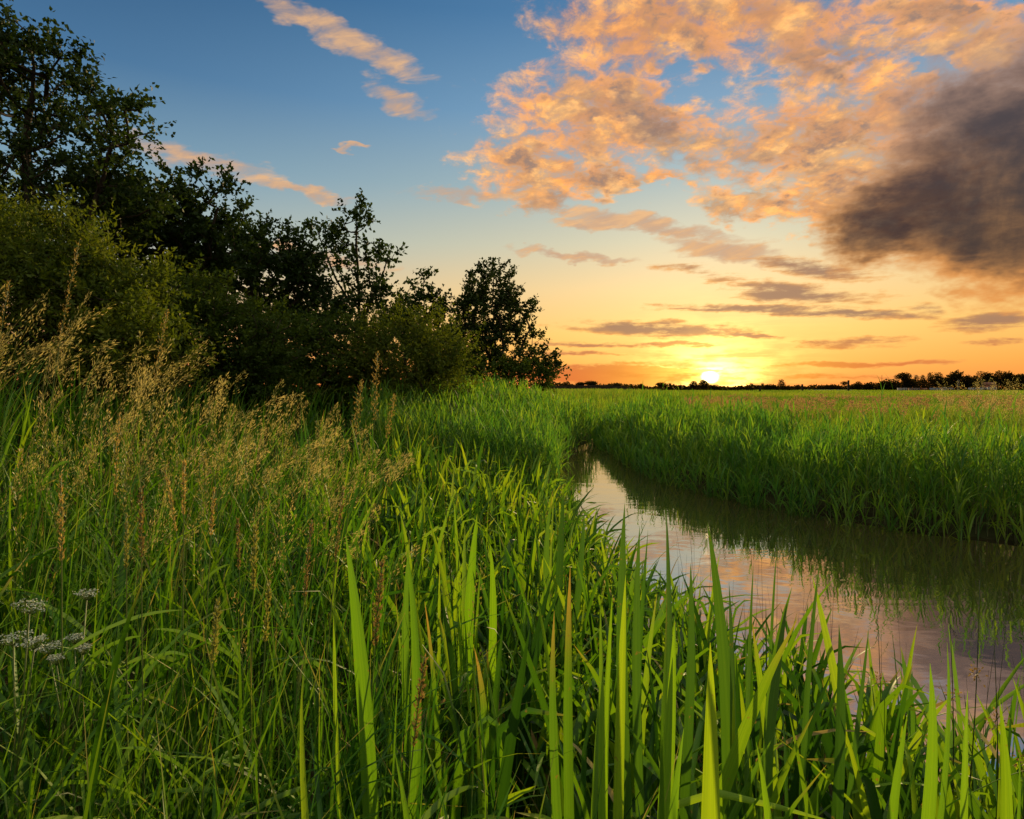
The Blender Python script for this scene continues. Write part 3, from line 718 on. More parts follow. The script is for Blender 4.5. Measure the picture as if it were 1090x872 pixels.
build_tree('oak_tree', 'round headed dark tree standing last on the right end of the hedge', 'tree', b, [[b, at(527, 380, d), at(526, 330, d), at(524, 290, d)], [at(527, 392, d), at(548, 350, d), at(556, 325, d)], [at(527, 394, d), at(503, 350, d), at(498, 325, d)]],
           [E3(523, 305, d, 30, 24), E3(545, 330, d, 24, 26), E3(500, 328, d, 20, 24), E3(522, 340, d, 42, 36), E3(540, 370, d, 40, 26), E3(568, 378, d, 22, 22), E3(582, 388, d, 16, 18), E3(500, 375, d, 30, 30)],
           270, oak, (.12, .09), twigs=5, per=12, tw=.5, seed=16, r0=.010)
# shrubs
def shrub(label, px, d, ells, K, mat, seed, leaf=(.06, .03), tw=.4, up=.3,  per=14, twigs=5, stems=5, name='shrub'):
    b = foot(px, d); r = np.random.default_rng(seed+100)
    tr = []
    for i in range(stems):
        e = ells[i % len(ells)]; p = np.array(e[:3])+r.normal(0, .3, 3)*np.array(e[3:6]); tr.append([b+[r.normal(0, .15), r.normal(0, .15), 0], (b+p)/2+[0, 0, .1], p])
    return build_tree(name, label, 'shrub', b, tr, ells, K, mat, leaf, twigs, per, tw, .008, None, seed, up, lo=.3)
shrub('pale green leafy willow shrub in front of the tallest alder', 60, 7.6, [E3(10, 340, 7.6, 110, 80), E3(85, 320, 7.6, 55, 55), E3(30, 285, 7.7, 45, 40), E3(-20, 250, 7.8, 40, 50), E3(70, 262, 7.6, 30, 40), E3(120, 345, 7.4, 45, 40), E3(150, 385, 7.3, 60, 40), E3(-60, 300, 7.8, 80, 90), E3(150, 320, 7.8, 30, 30), E3(40, 400, 7.4, 130, 50)], 640, sallow, 21, (.072, .028), tw=.62, per=20, twigs=6, up=.9, name='willow_shrub')
shrub('dark bushy shrub under the spreading tree, behind the feathery grass', 205, 11.0, [E3(190, 360, 11, 90, 60), E3(250, 370, 11, 70, 55), E3(150, 340, 11.3, 50, 50), E3(210, 325, 11.3, 60, 35), E3(200, 410, 11, 110, 40), E3(270, 410, 10.8, 60, 40)], 620, bramble, 22, (.075, .042), tw=.42)
shrub('low dark shrub at the foot of the slender young alder', 335, 13.5, [E3(320, 385, 13.5, 70, 50), E3(360, 385, 13.5, 60, 48), E3(300, 370, 13.7, 40, 40), E3(330, 420, 13.3, 90, 30), E3(390, 420, 13.3, 40, 30)], 460, bramble, 23, (.085, .045), tw=.42)
shrub('olive green rounded willow shrub in front of the small dark tree', 435, 13.0, [E3(425, 395, 13, 38, 42), E3(405, 375, 13, 22, 22), E3(440, 365, 13, 22, 22), E3(468, 385, 13, 22, 30), E3(395, 400, 13, 28, 34), E3(455, 420, 13, 45, 34), E3(425, 425, 12.8, 45, 34)], 170, osier, 24, (.085, .036), tw=.95, per=26, up=.8, name='willow_shrub')
shrub('low dark bush hugging the foot of the round headed tree', 530, 22.0, [E3(520, 402, 22, 44, 18), E3(560, 402, 22, 30, 16), E3(490, 398, 22, 30, 24), E3(470, 405, 21.5, 30, 20)], 240, bramble, 25, (.11, .06), tw=.45)
#%%END_TREES
#%%HORIZON
# ------------------------------------------------------------------ far edge of the field
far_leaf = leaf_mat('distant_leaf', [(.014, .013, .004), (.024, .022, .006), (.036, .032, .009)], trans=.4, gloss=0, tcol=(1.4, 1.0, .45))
GR = 'trees along the far edge of the field'
def far_tree(px, top, hw, label, d, kind='round', seed=0, bot=417.0, lean=0.0):
    r = np.random.default_rng(seed); k = d/FPX
    if px > 940: hw *= 1.3; top -= .8
    gx_, gy_ = at(px, 413, d)[:2]; gz = float(ground_z(gx_, gy_))
    H = at(px, top, d)[2]-gz; R = hw*k
    root = tag(empty('distant_tree', (gx_, gy_, gz)), label, 'tree', GR)
    W = Bag(); tube(W, [[0, 0, -.1], [lean*.3, 0, H*.35], [lean, 0, H*.72]], [.028*H+.05, .02*H+.03, .03], 5)
    if kind == 'round': ells = [(lean, 0, H*.62, R*.8, R*.8, H*.36), (lean-R*.45, 0, H*.48, R*.55, R*.6, H*.25), (lean+R*.45, .2, H*.52, R*.55, R*.6, H*.25), (lean+r.normal(0, .2*R), 0, H*.85, R*.45, R*.4, H*.15)]
    elif kind == 'umbrella': ells = [(lean, 0, H*.82, R, R, H*.16), (lean, 0, H*.70, R*.6, R*.6, H*.14), (lean, 0, H*.3, R*.4, R*.4, H*.28)]
    elif kind == 'low': ells = [(0, 0, H*.45, R, R*.6, H*.5), (R*.5, 0, H*.35, R*.5, R*.5, H*.4), (-R*.5, 0, H*.4, R*.5, R*.5, H*.4)]
    elif kind == 'pole': ells = [(lean, 0, H*.86, R, R, H*.13), (lean, 0, H*.6, R*.7, R*.7, H*.16), (0, 0, H*.25, R*.7, R*.7, H*.25)]
    else: ells = [(0, 0, H*.4, R*.8, R*.8, H*.36), (0, 0, H*.7, R*.5, R*.5, H*.25), (0, 0, H*.88, R*.28, R*.28, H*.13)]
    for e in ells[1:]: tube(W, [[lean*.3, 0, H*.3], [(lean*.3+e[0])/2, e[1]/2, (H*.3+e[2])/2], e[:3]], [.05+.008*H, .06, .02], 4)
    n = int(np.clip(260*hw, 500, 2400))
    P, v = crown_points(ells, n, .25, r); cl = r.integers(0, max(8, n//14), n); off = r.normal(0, .25*R, (cl.max()+1, 3))*[1, 1, .5]
    P = P+off[cl]*.5; s = r.uniform(.6, 1.3, n)*.15*max(1.6, min(R, 4))*.75
    V, F, A = leaf_quads(P, v+r.normal(0, .7, (n, 3)), r.normal(0, 1, (n, 3)), s*1.5, s*1.2, r.random(n))
    L = Bag(); L.add(V, F, **A)
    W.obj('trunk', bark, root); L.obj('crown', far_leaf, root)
    return root
TREES = [  # px, top, half width, label, distance, kind
    (597, 409.0, 2.5, 'tiny bush tip on the far bank, nearest to the big round tree', 175, 'low'),
    (618, 407.2, 4.5, 'small flat topped distant tree touching the broad domed tree on the dark bank', 190, 'umbrella'),
    (629, 406.2, 6.5, 'broad domed distant tree standing over the dark bank left of the sun', 190, 'umbrella'),
    (647, 408.4, 2.5, 'thin distant bush on the dark bank between domed tree and a twin clump', 190, 'low'),
    (656, 408.0, 5.0, 'low clumped distant tree on the right part of the dark bank', 190, 'umbrella'),
    (667, 410.0, 4.0, 'low distant bush where the dark bank starts to slope down', 190, 'low'),
    (682, 408.6, 4.2, 'dark upright distant tree just right of the dark bank end', 230, 'round'),
    (692, 413.2, 5.0, 'very low bush between the upright tree and the mushroom shaped tree', 230, 'low'),
    (703, 407.4, 5.0, 'mushroom shaped distant tree halfway between dark bank and sun', 240, 'umbrella'),
    (724, 410.2, 2.4, 'narrow little distant tree by the pale far building', 260, 'pole'),
    (738, 405.8, 5.2, 'open crowned distant tree left of the one that the sun touches', 250, 'round'),
    (749, 404.6, 6.0, 'largest distant tree beside the sun, its crown glowing orange', 250, 'round'),
    (761, 409.6, 6.0, 'low distant tree directly below the sun', 255, 'low'),
    (771, 412.8, 3.5, 'small bush just right of the sun', 255, 'low'),
    (782, 412.6, 7.0, 'wide low thicket right of the sun', 260, 'low'),
    (789, 410.0, 3.0, 'small pointed distant tree over the wide low thicket', 262, 'cone'),
    (797, 411.0, 6.0, 'rounded distant bush between the pointed tree and the first dark post', 262, 'low'),
    (820, 409.6, 8.0, 'broad rounded distant bush right of the first dark post', 270, 'low'),
    (832, 403.6, 4.2, 'tall round distant tree standing alone above the bushes', 270, 'round'),
    (837, 410.8, 5.0, 'low bush at the right foot of the lone round distant tree', 268, 'low'),
    (849, 409.6, 4.0, 'small distant tree beside the second dark post', 275, 'round'),
    (866, 412.6, 5.0, 'low reddish distant hedge bush left of the long white greenhouse', 290, 'low'),
    (876, 411.4, 5.0, 'low peaked bush behind the left end of the white greenhouse', 295, 'low'),
    (887, 409.6, 7.0, 'broad bush behind the middle of the white greenhouse', 295, 'low'),
    (899, 406.0, 3.8, 'tufted distant tree at the left of the third dark post', 290, 'umbrella'),
    (909, 409.2, 5.0, 'low bush between the third dark post and the round tree', 290, 'low'),
    (914, 406.4, 4.5, 'round distant tree with a hollow in its crown behind the greenhouse', 290, 'round'),
    (927, 407.0, 8.0, 'dome shaped distant tree left of the thin mast', 285, 'low'),
    (946, 405.0, 8.5, 'large ball shaped distant tree right of the thin mast', 270, 'low'),
    (955, 399.6, 2.6, 'narrow tall distant tree between ball shaped and crooked trees', 270, 'pole'),
    (962, 397.6, 5.0, 'tall crooked topped distant tree above the white caravan', 270, 'umbrella'),
    (967, 404.0, 6.0, 'broad lower tree against the crooked topped one', 272, 'round'),
    (975, 399.8, 3.8, 'first conifer shaped distant tree behind the long pink shed', 275, 'cone'),
    (982, 400.2, 4.0, 'second conifer shaped distant tree behind the small brick shed', 275, 'cone'),
    (990, 397.0, 4.2, 'tall dark distant tree behind the gap between brick shed and blue caravan', 275, 'cone'),
    (998, 397.8, 5.5, 'leafy tall distant tree right above the blue white caravan', 275, 'round'),
    (1007, 403.6, 5.5, 'lower rounded distant tree above the cluster of small huts', 275, 'round'),
    (1016, 396.2, 7.0, 'tallest wide distant tree directly behind the grey wooden post', 275, 'round'),
    (1030, 400.8, 6.0, 'mid height distant tree just right of the grey wooden post', 275, 'round'),
    (1038, 400.4, 4.5, 'distant tree with sky showing through beside the plumed one', 275, 'round'),
    (1043, 395.6, 2.8, 'thin plumed distant tree rising above its neighbours', 275, 'pole'),
    (1053, 397.6, 6.5, 'leafy distant tree above the rust roofed barn', 275, 'round'),
    (1064, 395.6, 5.0, 'dark tall distant tree right of the rust roofed barn', 275, 'round'),
    (1073, 397.0, 6.5, 'dense distant tree left of the tree at the frame edge', 275, 'round'),
    (1084, 399.6, 6.5, 'distant tree at the right edge behind the tall brown grass', 275, 'round'),
    (1096, 398.0, 7.0, 'farthest right distant tree half outside the frame', 275, 'round'),
]
for i, (px, top, hw, lab, d, kd) in enumerate(TREES): far_tree(px, top, hw, lab, d, kd, 500+i)
# continuous low hedge between them
hb = Bag(); r = np.random.default_rng(77); n = 21000
px = r.uniform(570, 1250, n); hd = np.interp(px, [570, 700, 850, 1000, 1250], [225, 262, 300, 288, 288])+r.uniform(-3, 3, n)
hx = (px-545)/FPX*hd
top = 1.5+2.2*vnoise(px, px*0, .09, 31)*(.5+.5*vnoise(px, px*0, .35, 32)) + np.interp(px, [900, 960, 1250], [0, 2.0, 2.2])
hz = ground_z(hx, hd)+top*r.random(n)
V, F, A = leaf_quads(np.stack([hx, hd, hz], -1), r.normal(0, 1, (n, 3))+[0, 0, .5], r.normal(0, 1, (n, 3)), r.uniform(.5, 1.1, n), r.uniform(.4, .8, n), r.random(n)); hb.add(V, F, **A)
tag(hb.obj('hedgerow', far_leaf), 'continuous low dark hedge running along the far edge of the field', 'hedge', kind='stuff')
# dark flat topped bank on the left of the sun
bk = Bag(); d0 = 165.0
prof = [(560, 420.3), (566, 411.4), (590, 411.0), (620, 410.2), (640, 410.0), (664, 411.0), (672, 413.0), (682, 416.0), (690, 419.0)]
rows = []
for j, (dy, f) in enumerate(((-6, 0), (-2.5, .8), (0, 1.0), (5, 1.0), (12, 0))):
    row = []
    for px_, y_ in prof:
        p = at(px_, y_, d0); g = float(ground_z(p[0], d0)); row.append([p[0], d0+dy, g-.2+(p[2]-g+.2)*f])
    rows.append(row)
bv = np.array(rows).reshape(-1, 3); bi = np.arange(len(bv)).reshape(5, -1)
bk.add(bv, np.stack([bi[:-1, :-1], bi[:-1, 1:], bi[1:, 1:], bi[1:, :-1]], -1).reshape(-1, 4))
tag(bk.obj('hill', plain_mat('dark_turf', (.010, .008, .006), (.022, .016, .012), .9, 1.0, .5, spec=0)), 'long low dark flat topped bank at the far left of the field', 'bank', kind='structure')
# posts
wood = plain_mat('weathered_wood', (.05, .04, .03), (.11, .095, .08), 10, .9, .4, (1, 1, .15), spec=.1)
dkwood = plain_mat('dark_wood', (.012, .010, .008), (.03, .024, .018), 10, .9, .4, (1, 1, .15), spec=.1)
def post(px, top, bot, w, label, mat, capped=True):
    zb = .05; d = EYE*FPX/(bot-413.2)*1.0 if bot > 415 else 250
    d = min(d, 250); p = at(px, top, d); g = float(ground_z(p[0], p[1])); H = p[2]-g; R = max(.06, w*d/FPX/2)
    root = tag(empty('fence_post', (p[0], p[1], g)), label, 'post', 'posts standing in the field')
    B1 = Bag(); rr = np.random.default_rng(int(px))
    z = np.linspace(-.3, H-R*.8, 6); tube(B1, np.stack([rr.normal(0, .01, 6), rr.normal(0, .01, 6), z], -1), R*np.linspace(1.08, .95, 6), 8); B1.obj('shaft', mat, root)
    B2 = Bag(); tube(B2, [[0, 0, H-R*.8+.002], [0, 0, H-R*.3], [0, 0, H]], [R*1.08, R*1.0, R*.35], 8); B2.obj('cap', mat, root)
    return root
post(1020.3, 404.5, 419.0, 2.0, 'pale grey wooden post standing in front of the tallest wide distant trees', wood)
post(903.2, 404.8, 418.2, 2.2, 'tall dark post in front of the right end of the white greenhouse', dkwood)
post(854.0, 409.0, 418.0, 2.2, 'dark post left of the white greenhouse, beside a small distant tree', dkwood)
post(809.0, 410.6, 419.5, 2.0, 'dark post between the sun and the lone round distant tree', dkwood)
post(625.0, 416.0, 424.0, 1.3, 'pale thin stake in front of the dark bank, under the domed tree', wood)
post(602.5, 416.2, 424.0, 1.3, 'pale thin stake in front of the dark bank, near the big round tree', wood)
# mast
d = 330; p = at(938.8, 399, d); g = float(ground_z(p[0], p[1])); root = tag(empty('radio_mast', (p[0], p[1], g)), 'very thin tall mast rising between two domed distant trees', 'mast')
B1 = Bag(); tube(B1, [[0, 0, 0], [0, 0, (p[2]-g)*.6], [0, 0, p[2]-g]], [.14, .1, .05], 6); B1.obj('pole', dkwood, root)
H = p[2]-g
for z in (.55, .75, .92):
    B1 = Bag(); tube(B1, [[-.5, 0, H*z], [.5, 0, H*z]], .05, 4); B1.obj('crossbar', dkwood, root)
# sheds and caravans under the right hand trees
def boxv(x0, x1, y0, y1, z0, z1):
    v = np.array([[x, y, z] for z in (z0, z1) for x, y in ((x0, y0), (x1, y0), (x1, y1), (x0, y1))], float)
    return v, np.array([[0, 3, 2, 1], [4, 5, 6, 7], [0, 1, 5, 4], [1, 2, 6, 5], [2, 3, 7, 6], [3, 0, 4, 7]])
wht = plain_mat('white_panel', (.26, .25, .24), (.36, .35, .33), 2, .5); blu = plain_mat('blue_white_panel', (.18, .21, .25), (.26, .29, .33), 2, .5)
pnk = plain_mat('pinkish_render', (.16, .11, .085), (.22, .15, .12), 2, .85); brk = plain_mat('red_brick', (.30, .12, .07), (.38, .17, .10), 3, .9)
rst = plain_mat('rust_roof', (.12, .045, .03), (.18, .07, .045), 2, .8); gry = plain_mat('grey_roof', (.10, .09, .085), (.16, .15, .14), 2, .8)
dark = plain_mat('dark_glass', (.01, .012, .015), (.02, .022, .025), 2, .15, spec=.5)
def hut(name, cat, label, px0, px1, top, d, wall, roof, pitched=True, nwin=2, wheels=False):
    a, b_ = at(px0, top, d), at(px1, top, d); w = b_[0]-a[0]; cx = (a[0]+b_[0])/2; g = float(ground_z(cx, d)); H = a[2]-g; D = max(2.4, min(w*.7, 8))
    root = tag(empty(name, (cx, d, g)), label, cat, 'sheds and caravans under the distant trees')
    lift = .45 if wheels else -.1; eave = H*.68 if pitched else H*.93
    B1 = Bag(); B1.add(*boxv(-w/2, w/2, -D/2, D/2, lift, eave)); B1.obj('wall' if not wheels else 'body', wall, root, smooth=False)
    B2 = Bag()
    if pitched:
        o = .18; v = np.array([[-w/2-o, -D/2-o, eave+.003], [w/2+o, -D/2-o, eave+.003], [w/2+o, D/2+o, eave+.003], [-w/2-o, D/2+o, eave+.003], [-w/2-o, 0, H], [w/2+o, 0, H]])
        B2.add(v, [np.array([[0, 1, 5, 4], [2, 3, 4, 5], [0, 3, 2, 1]]), np.array([[1, 2, 5], [3, 0, 4]])])
    else:
        B2.add(*boxv(-w/2-.06, w/2+.06, -D/2-.06, D/2+.06, eave+.003, H))
    B2.obj('roof', roof, root, smooth=False)
    for i in range(nwin):
        x = -w/2+w*(i+.7)/(nwin+.4); ww = min(.9, w/(nwin*2.4)); B3 = Bag(); B3.add(*boxv(x-ww/2, x+ww/2, -D/2-.04, -D/2+.03, lift+(eave-lift)*.45, lift+(eave-lift)*.82)); B3.obj('window', dark, root, smooth=False)
    if wheels:
        for s in (-.12, .18):
            B4 = Bag(); tube(B4, [[w*s, -D/2-.02, .32], [w*s, -D/2+.2, .32]], .34, 12); B4.obj('wheel', dark, root)
    else:
        B5 = Bag(); B5.add(*boxv(w*.36, w*.36+min(.9, w*.12), -D/2-.03, -D/2+.03, 0, min(2.0, eave*.9))); B5.obj('door', dark, root, smooth=False)
hut('caravan', 'caravan', 'white caravan below the crooked topped distant tree', 957, 963.5, 413.0, 240, wht, wht, False, 2, True)
hut('shed', 'shed', 'long low pinkish shed below the first conifer shaped tree', 968.5, 977, 413.0, 240, pnk, gry, False, 3)
hut('shed', 'shed', 'small red brick shed left of the blue white caravan', 981.5, 986, 413.4, 240, brk, rst, True, 1)
hut('caravan', 'caravan', 'blue white caravan right of the small brick shed', 991.5, 999, 412.8, 240, blu, blu, False, 2, True)
hut('hut', 'hut', 'small white hut left of the cluster in front of rounded tree', 1004, 1007, 412.4, 240, wht, gry, True, 1)
hut('hut', 'hut', 'small pinkish hut between white hut and grey wooden post', 1008.5, 1013.5, 413.0, 240, pnk, gry, True, 1)
hut('caravan', 'caravan', 'grey white long caravan right of the grey wooden post', 1033, 1041, 412.6, 245, blu, wht, False, 3, True)
hut('caravan', 'caravan', 'short white caravan just left of the rust roofed barn', 1043, 1048, 412.6, 243, wht, wht, False, 1, True)
hut('barn', 'barn', 'rust roofed barn among the distant trees at the right', 1047, 1058, 407.0, 262, brk, rst, True, 2)
hut('caravan', 'caravan', 'white caravan parked in front of the rust roofed barn', 1052, 1058.5, 412.4, 240, wht, wht, False, 2, True)
hut('greenhouse', 'greenhouse', 'very long low white greenhouse left of the tall dark post', 862, 909, 415.0, 285, wht, wht, True, 6)
hut('building', 'building', 'low pale building in the distance left of the sun', 713, 721, 413.6, 300, pnk, pnk, True, 2)
#%%END_HORIZON
#%%THINGS
# ------------------------------------------------------------------ plants in front that can be told apart
iris_bright = leaf_mat('iris_leaf_bright', [(.08, .20, .006), (.14, .28, .008), (.22, .34, .014)], tip=(.30, .22, .05), trans=.5, gloss=.05, rough=.35, tip_at=(1.05, 1.3), tcol=(1.3, 1.2, .4), vein=60)
iris_deep = leaf_mat('iris_leaf_deep', [(.026, .08, .008), (.045, .12, .010), (.07, .16, .012)], trans=.4, gloss=.05, rough=.35, tcol=(1.3, 1.2, .45), vein=60)
iris_tipped = leaf_mat('iris_leaf_tipped', [(.05, .14, .010), (.08, .19, .012)], tip=(.30, .21, .07), trans=.45, gloss=.03, rough=.35, tip_at=(.84, 1.12), tcol=(1.3, 1.15, .4), vein=60)
def iris_plant(label, base, leaves, mat, seed):
    """base: (px, d); leaves: (tip px, tip py, width in photo px, sideways bow, tip depth offset)"""
    r = np.random.default_rng(seed)
    bx, d = base; p = at(bx, 700, d); b = np.array([p[0], d, float(ground_z(p[0], d))-.02])
    if b[2] < -.35: b[2] = -.35
    root = tag(empty('iris_plant', b), label, 'iris', 'iris plants standing out of the near bank')
    for j in range(3):                                   # outer leaves that arch over
        a = r.uniform(0, PI2); h = r.uniform(.28, .5); reach = r.uniform(.16, .34); o = np.array([math.cos(a), math.sin(a)*.6, 0])
        B = Bag(); strap(B, b+o*.02, b+o*reach*.35+[0, 0, h*1.5], b+o*reach+[0, 0, h*r.uniform(.35, .8)], r.uniform(.014, .022), 14, .25, (-o[1]+r.normal(0, .3), -1, .6), r.random())
        B.obj('leaf', mat, root, b)
    for i, (tx, ty, w, bow, dz) in enumerate(leaves):
        tip = at(tx, ty, d+dz); q = b+np.array([(i-len(leaves)/2)*.018, r.normal(0, .02), 0])
        mid = q*.42+tip*.58; mid = mid+np.array([bow*2.2+r.normal(0, .02), r.normal(0, .03), .04])
        B = Bag(); strap(B, q, mid, tip, w*.74*d/FPX, 14, .30, (r.normal(0, .75), -1, .15), r.random())
        B.obj('leaf', mat, root, b)
    return root
iris_plant('broad upright light green iris leaves standing together, front and left of centre', (402, 1.05), [(357, 606, 27, -.03, 0), (368, 569, 24, .02, .06), (433, 585, 17, .03, .1)], iris_bright, 1)
iris_plant('widest pale green iris leaf in the very front with a shorter leaf on its left', (772, .74), [(756, 684, 33, .005, 0), (728, 775, 24, -.02, .02), (805, 790, 20, .03, .03)], iris_bright, 2)
iris_plant('tallest dark iris leaf rising against the water, leaning left over its neighbours', (797, 1.15), [(753, 556, 20, .02, 0), (776, 620, 18, .01, .05), (802, 600, 10, .0, .08), (838, 640, 16, .02, .1)], iris_deep, 3)
iris_plant('trio of straight bright iris leaves side by side, the middle one palest', (655, .98), [(639, 640, 19, .0, 0), (652, 632, 17, .0, .03), (666, 612, 17, .01, .05)], iris_bright, 4)
iris_plant('slim iris leaf with a withered brown tip bending left', (632, 1.05), [(607, 603, 16, -.01, 0), (590, 650, 14, -.02, .05)], iris_tipped, 5)
iris_plant('dark iris fan of long leaves crossing against the stream, left of the tallest dark leaf', (705, 1.25), [(665, 536, 18, -.01, .05), (681, 560, 15, .0, .1), (709, 541, 15, .01, .12), (735, 600, 15, .02, .1)], iris_deep, 6)
iris_plant('slanting bright iris leaf crossing behind a shorter one, right of the straight trio', (690, .92), [(718, 660, 22, .02, 0), (716, 700, 20, .0, -.03)], iris_bright, 7)
iris_plant('upright bright iris leaves standing apart near the middle of the bed', (507, 1.9), [(508, 547, 15, .0, 0), (495, 560, 13, -.01, .1), (522, 580, 13, .02, .05)], iris_bright, 8)
iris_plant('leaning iris leaves at the stream edge, right of the tallest dark leaf', (870, 1.25), [(843, 625, 15, -.02, 0), (872, 602, 9, .0, .1), (893, 665, 16, .03, .05), (925, 668, 8, .0, .1)], iris_deep, 9)
iris_plant('iris with one broad leaf bent right in an arch, lower right corner', (925, .95), [(990, 706, 22, .05, .05), (1008, 683, 18, .04, .1), (966, 760, 20, -.02, 0)], iris_bright, 10)
iris_plant('iris with bright upright leaf catching light at the far right of the bed', (1042, 1.05), [(1064, 746, 18, .02, 0), (1030, 735, 14, -.01, .05), (1085, 800, 15, .03, 0)], iris_bright, 11)
iris_plant('yellowish iris leaves bent and lit on their edges, just right of the broad upright pair', (470, 1.35), [(436, 575, 15, -.02, .1), (452, 640, 15, .02, 0), (505, 690, 13, .05, 0)], iris_tipped, 12)
iris_plant('long diagonal iris leaf sweeping to the left in the front', (410, .85), [(322, 722, 14, -.04, 0), (420, 800, 16, .02, -.04)], iris_bright, 13)
iris_plant('narrow upright iris leaves close to the water, halfway along the bed', (596, 2.6), [(600, 525, 12, 0, 0), (585, 540, 11, -.01, .1), (622, 545, 11, .02, .1)], iris_deep, 14)

def seed_mat(n, cols): return leaf_mat(n, cols, trans=.45, gloss=.03, tcol=(1.2, 1.05, .6))
gold = seed_mat('golden_seed', [(.34, .24, .07), (.26, .20, .06), (.42, .32, .11)]); brown = seed_mat('brown_seed', [(.11, .08, .03), (.16, .115, .045), (.20, .155, .05)])
green_s = seed_mat('green_seed', [(.16, .19, .035), (.22, .22, .05)])
stem_m = leaf_mat('stalk', [(.07, .12, .02), (.11, .14, .03)], trans=.15, gloss=.04)
blade_m = leaf_mat('stalk_leaf', [(.05, .13, .012), (.09, .18, .016)], trans=.45, gloss=.04, tcol=(1.3, 1.15, .45))
def stalk(label, tipx, tipy, headpx, d, mat, lean=.05, fat=1.0, seed=0, nl=2, nod=0.0, loose=False):
    r = np.random.default_rng(seed+900)
    tip = at(tipx, tipy, d); bx = tip[0]-lean; g = float(ground_z(bx, d)); b = np.array([bx, d+r.normal(0, .05), g-.02])
    root = tag(empty('grass_stalk', b), label, 'grass stalk', 'single flowering grass stalks in the near meadow')
    s = np.linspace(0, 1, 16)[:, None]; mid = (b+tip)/2+np.array([-lean*.35, 0, .03])
    C = (1-s)**2*b+2*s*(1-s)*mid+s*s*tip
    if nod: C[:, 0] += nod*np.clip((s[:, 0]-.8)/.2, 0, 1)**2; C[:, 2] -= abs(nod)*.6*np.clip((s[:, 0]-.85)/.15, 0, 1)**2
    B = Bag(); tube(B, C, np.linspace(.0022, .0009, 16), 5, rnd=r.random(), t=.3); B.obj('stem', stem_m, root, b)
    L = np.linalg.norm(C[-1]-C[0]); hl = headpx*d/FPX; f0 = 1-hl/L; n = int(120*fat+60)
    u = np.sort(r.random(n)); f = (f0+(1-f0)*u)*15; i = np.minimum(f.astype(int), 14); fr = (f-i)[:, None]
    base = C[i]*(1-fr)+C[i+1]*fr; T = nrm(C[i+1]-C[i]); R = nrm(r.normal(0, 1, (n, 3))); whorl = .6+.4*np.sin(u*60)
    R = nrm(R-T*np.sum(R*T, -1, keepdims=True)); env = (.0045*fat*(np.sin(np.clip(u*.93+.07, 0, 1)*math.pi)**.5)*whorl*r.random(n)**.5)[:, None]*(3.2 if loose else 1)
    V, F, A = leaf_quads(base+R*env, nrm(T+R*.55+r.normal(0, .2, (n, 3))), r.normal(0, 1, (n, 3)), (.011 if loose else .0085)*r.uniform(.7, 1.3, n), (.0024 if loose else .0032)*r.uniform(.7, 1.2, n), r.random(n))
    B = Bag(); B.add(V, F, **A); B.obj('seed_head', mat, root, b)
    for j in range(nl):
        k = int(4+6*r.random()); q = C[k]; sd = r.choice([-1, 1]); ln = r.uniform(.14, .28)
        e = q+np.array([sd*ln*r.uniform(.5, .9), r.normal(0, .06), ln*r.uniform(-.1, .7)])
        B = Bag(); strap(B, q, (q+e)/2+np.array([0, 0, .05]), e, r.uniform(.006, .012), 8, .2, (r.normal(0, .4), -1, .4), r.random()); B.obj('leaf', blade_m, root, b)
    return root
SK = [ # label, tip px, tip py, head px, distance, material, lean, fat, leaves
    ('tallest golden spike of grass at the left, highest of the upright seed heads', 127, 440, 92, 1.7, gold, .05, 1.1, 2),
    ('golden grass spike farthest left, standing above the white umbel flowers', 65, 507, 96, 1.35, gold, -.01, 1.1, 2),
    ('narrow yellow green grass spike between two golden ones, left meadow', 135, 548, 62, 1.4, green_s, .02, .8, 1),
    ('brown tipped grass spike with two broad leaves spread under it', 150, 519, 80, 1.3, brown, .01, 1.1, 3),
    ('slender golden grass spike right of the one with two spread leaves', 196, 492, 60, 1.5, gold, .0, .8, 2),
    ('short golden grass spike in the left middle of the meadow', 228, 520, 55, 1.6, gold, .03, .8, 1),
    ('thin grass spike with reddish top standing right of the short golden spike', 253, 553, 60, 1.5, brown, .01, .8, 2),
    ('pale arching grass head nodding to the left over the meadow', 176, 500, 70, 1.8, gold, -.10, 1.0, 1),
    ('grass spike with loose yellow florets in the middle of the left meadow', 272, 560, 75, 1.35, green_s, .04, 1.5, 2),
    ('brown sedge like spike just left of the iris bed, slightly leaning right', 332, 556, 85, 1.5, brown, .06, 1.1, 1),
    ('tall brown spike leaning right, at the upper border of the iris bed', 366, 520, 85, 1.55, brown, .08, 1.0, 1),
    ('dark brown knobbly spike in front of the broad upright iris pair', 407, 598, 100, 1.1, brown, .06, 1.3, 1),
    ('lower dark brown spike to the right of the broad upright iris pair', 452, 700, 110, .95, brown, .07, 1.3, 1),
    ('greenish loose grass head rising from the lower left grass', 232, 640, 70, 1.15, green_s, .02, 1.5, 2),
    ('small greenish grass head beside the loose one, near the lower left', 287, 620, 70, 1.2, green_s, .05, 1.2, 2),
    ('tall tan grass head standing above the plumes in front of the willow shrub', 402, 375, 75, 3.0, gold, .05, 2.0, 1),
    ('second tan grass head beside the tall tan one, bending right', 385, 405, 60, 3.1, gold, .12, 1.8, 1),
    ('bent tan grass head drooping right at the border of the dark shrub', 420, 420, 50, 3.2, gold, .16, 1.6, 1),
    ('long pale grass stem reaching up before the willow shrub on the left', 85, 255, 110, 2.6, gold, .25, 1.4, 1),
    ('second long pale stem reaching up beside the first, farther left', 10, 300, 110, 2.5, gold, .2, 1.4, 1),
    ('pale stem with feathery head between tall stems and dark shrub', 178, 330, 80, 3.0, gold, .18, 1.8, 1),
]
for i, s in enumerate(SK): stalk(*s[:7], fat=s[7], seed=i, nl=s[8], loose=s[4] >= 2.4)

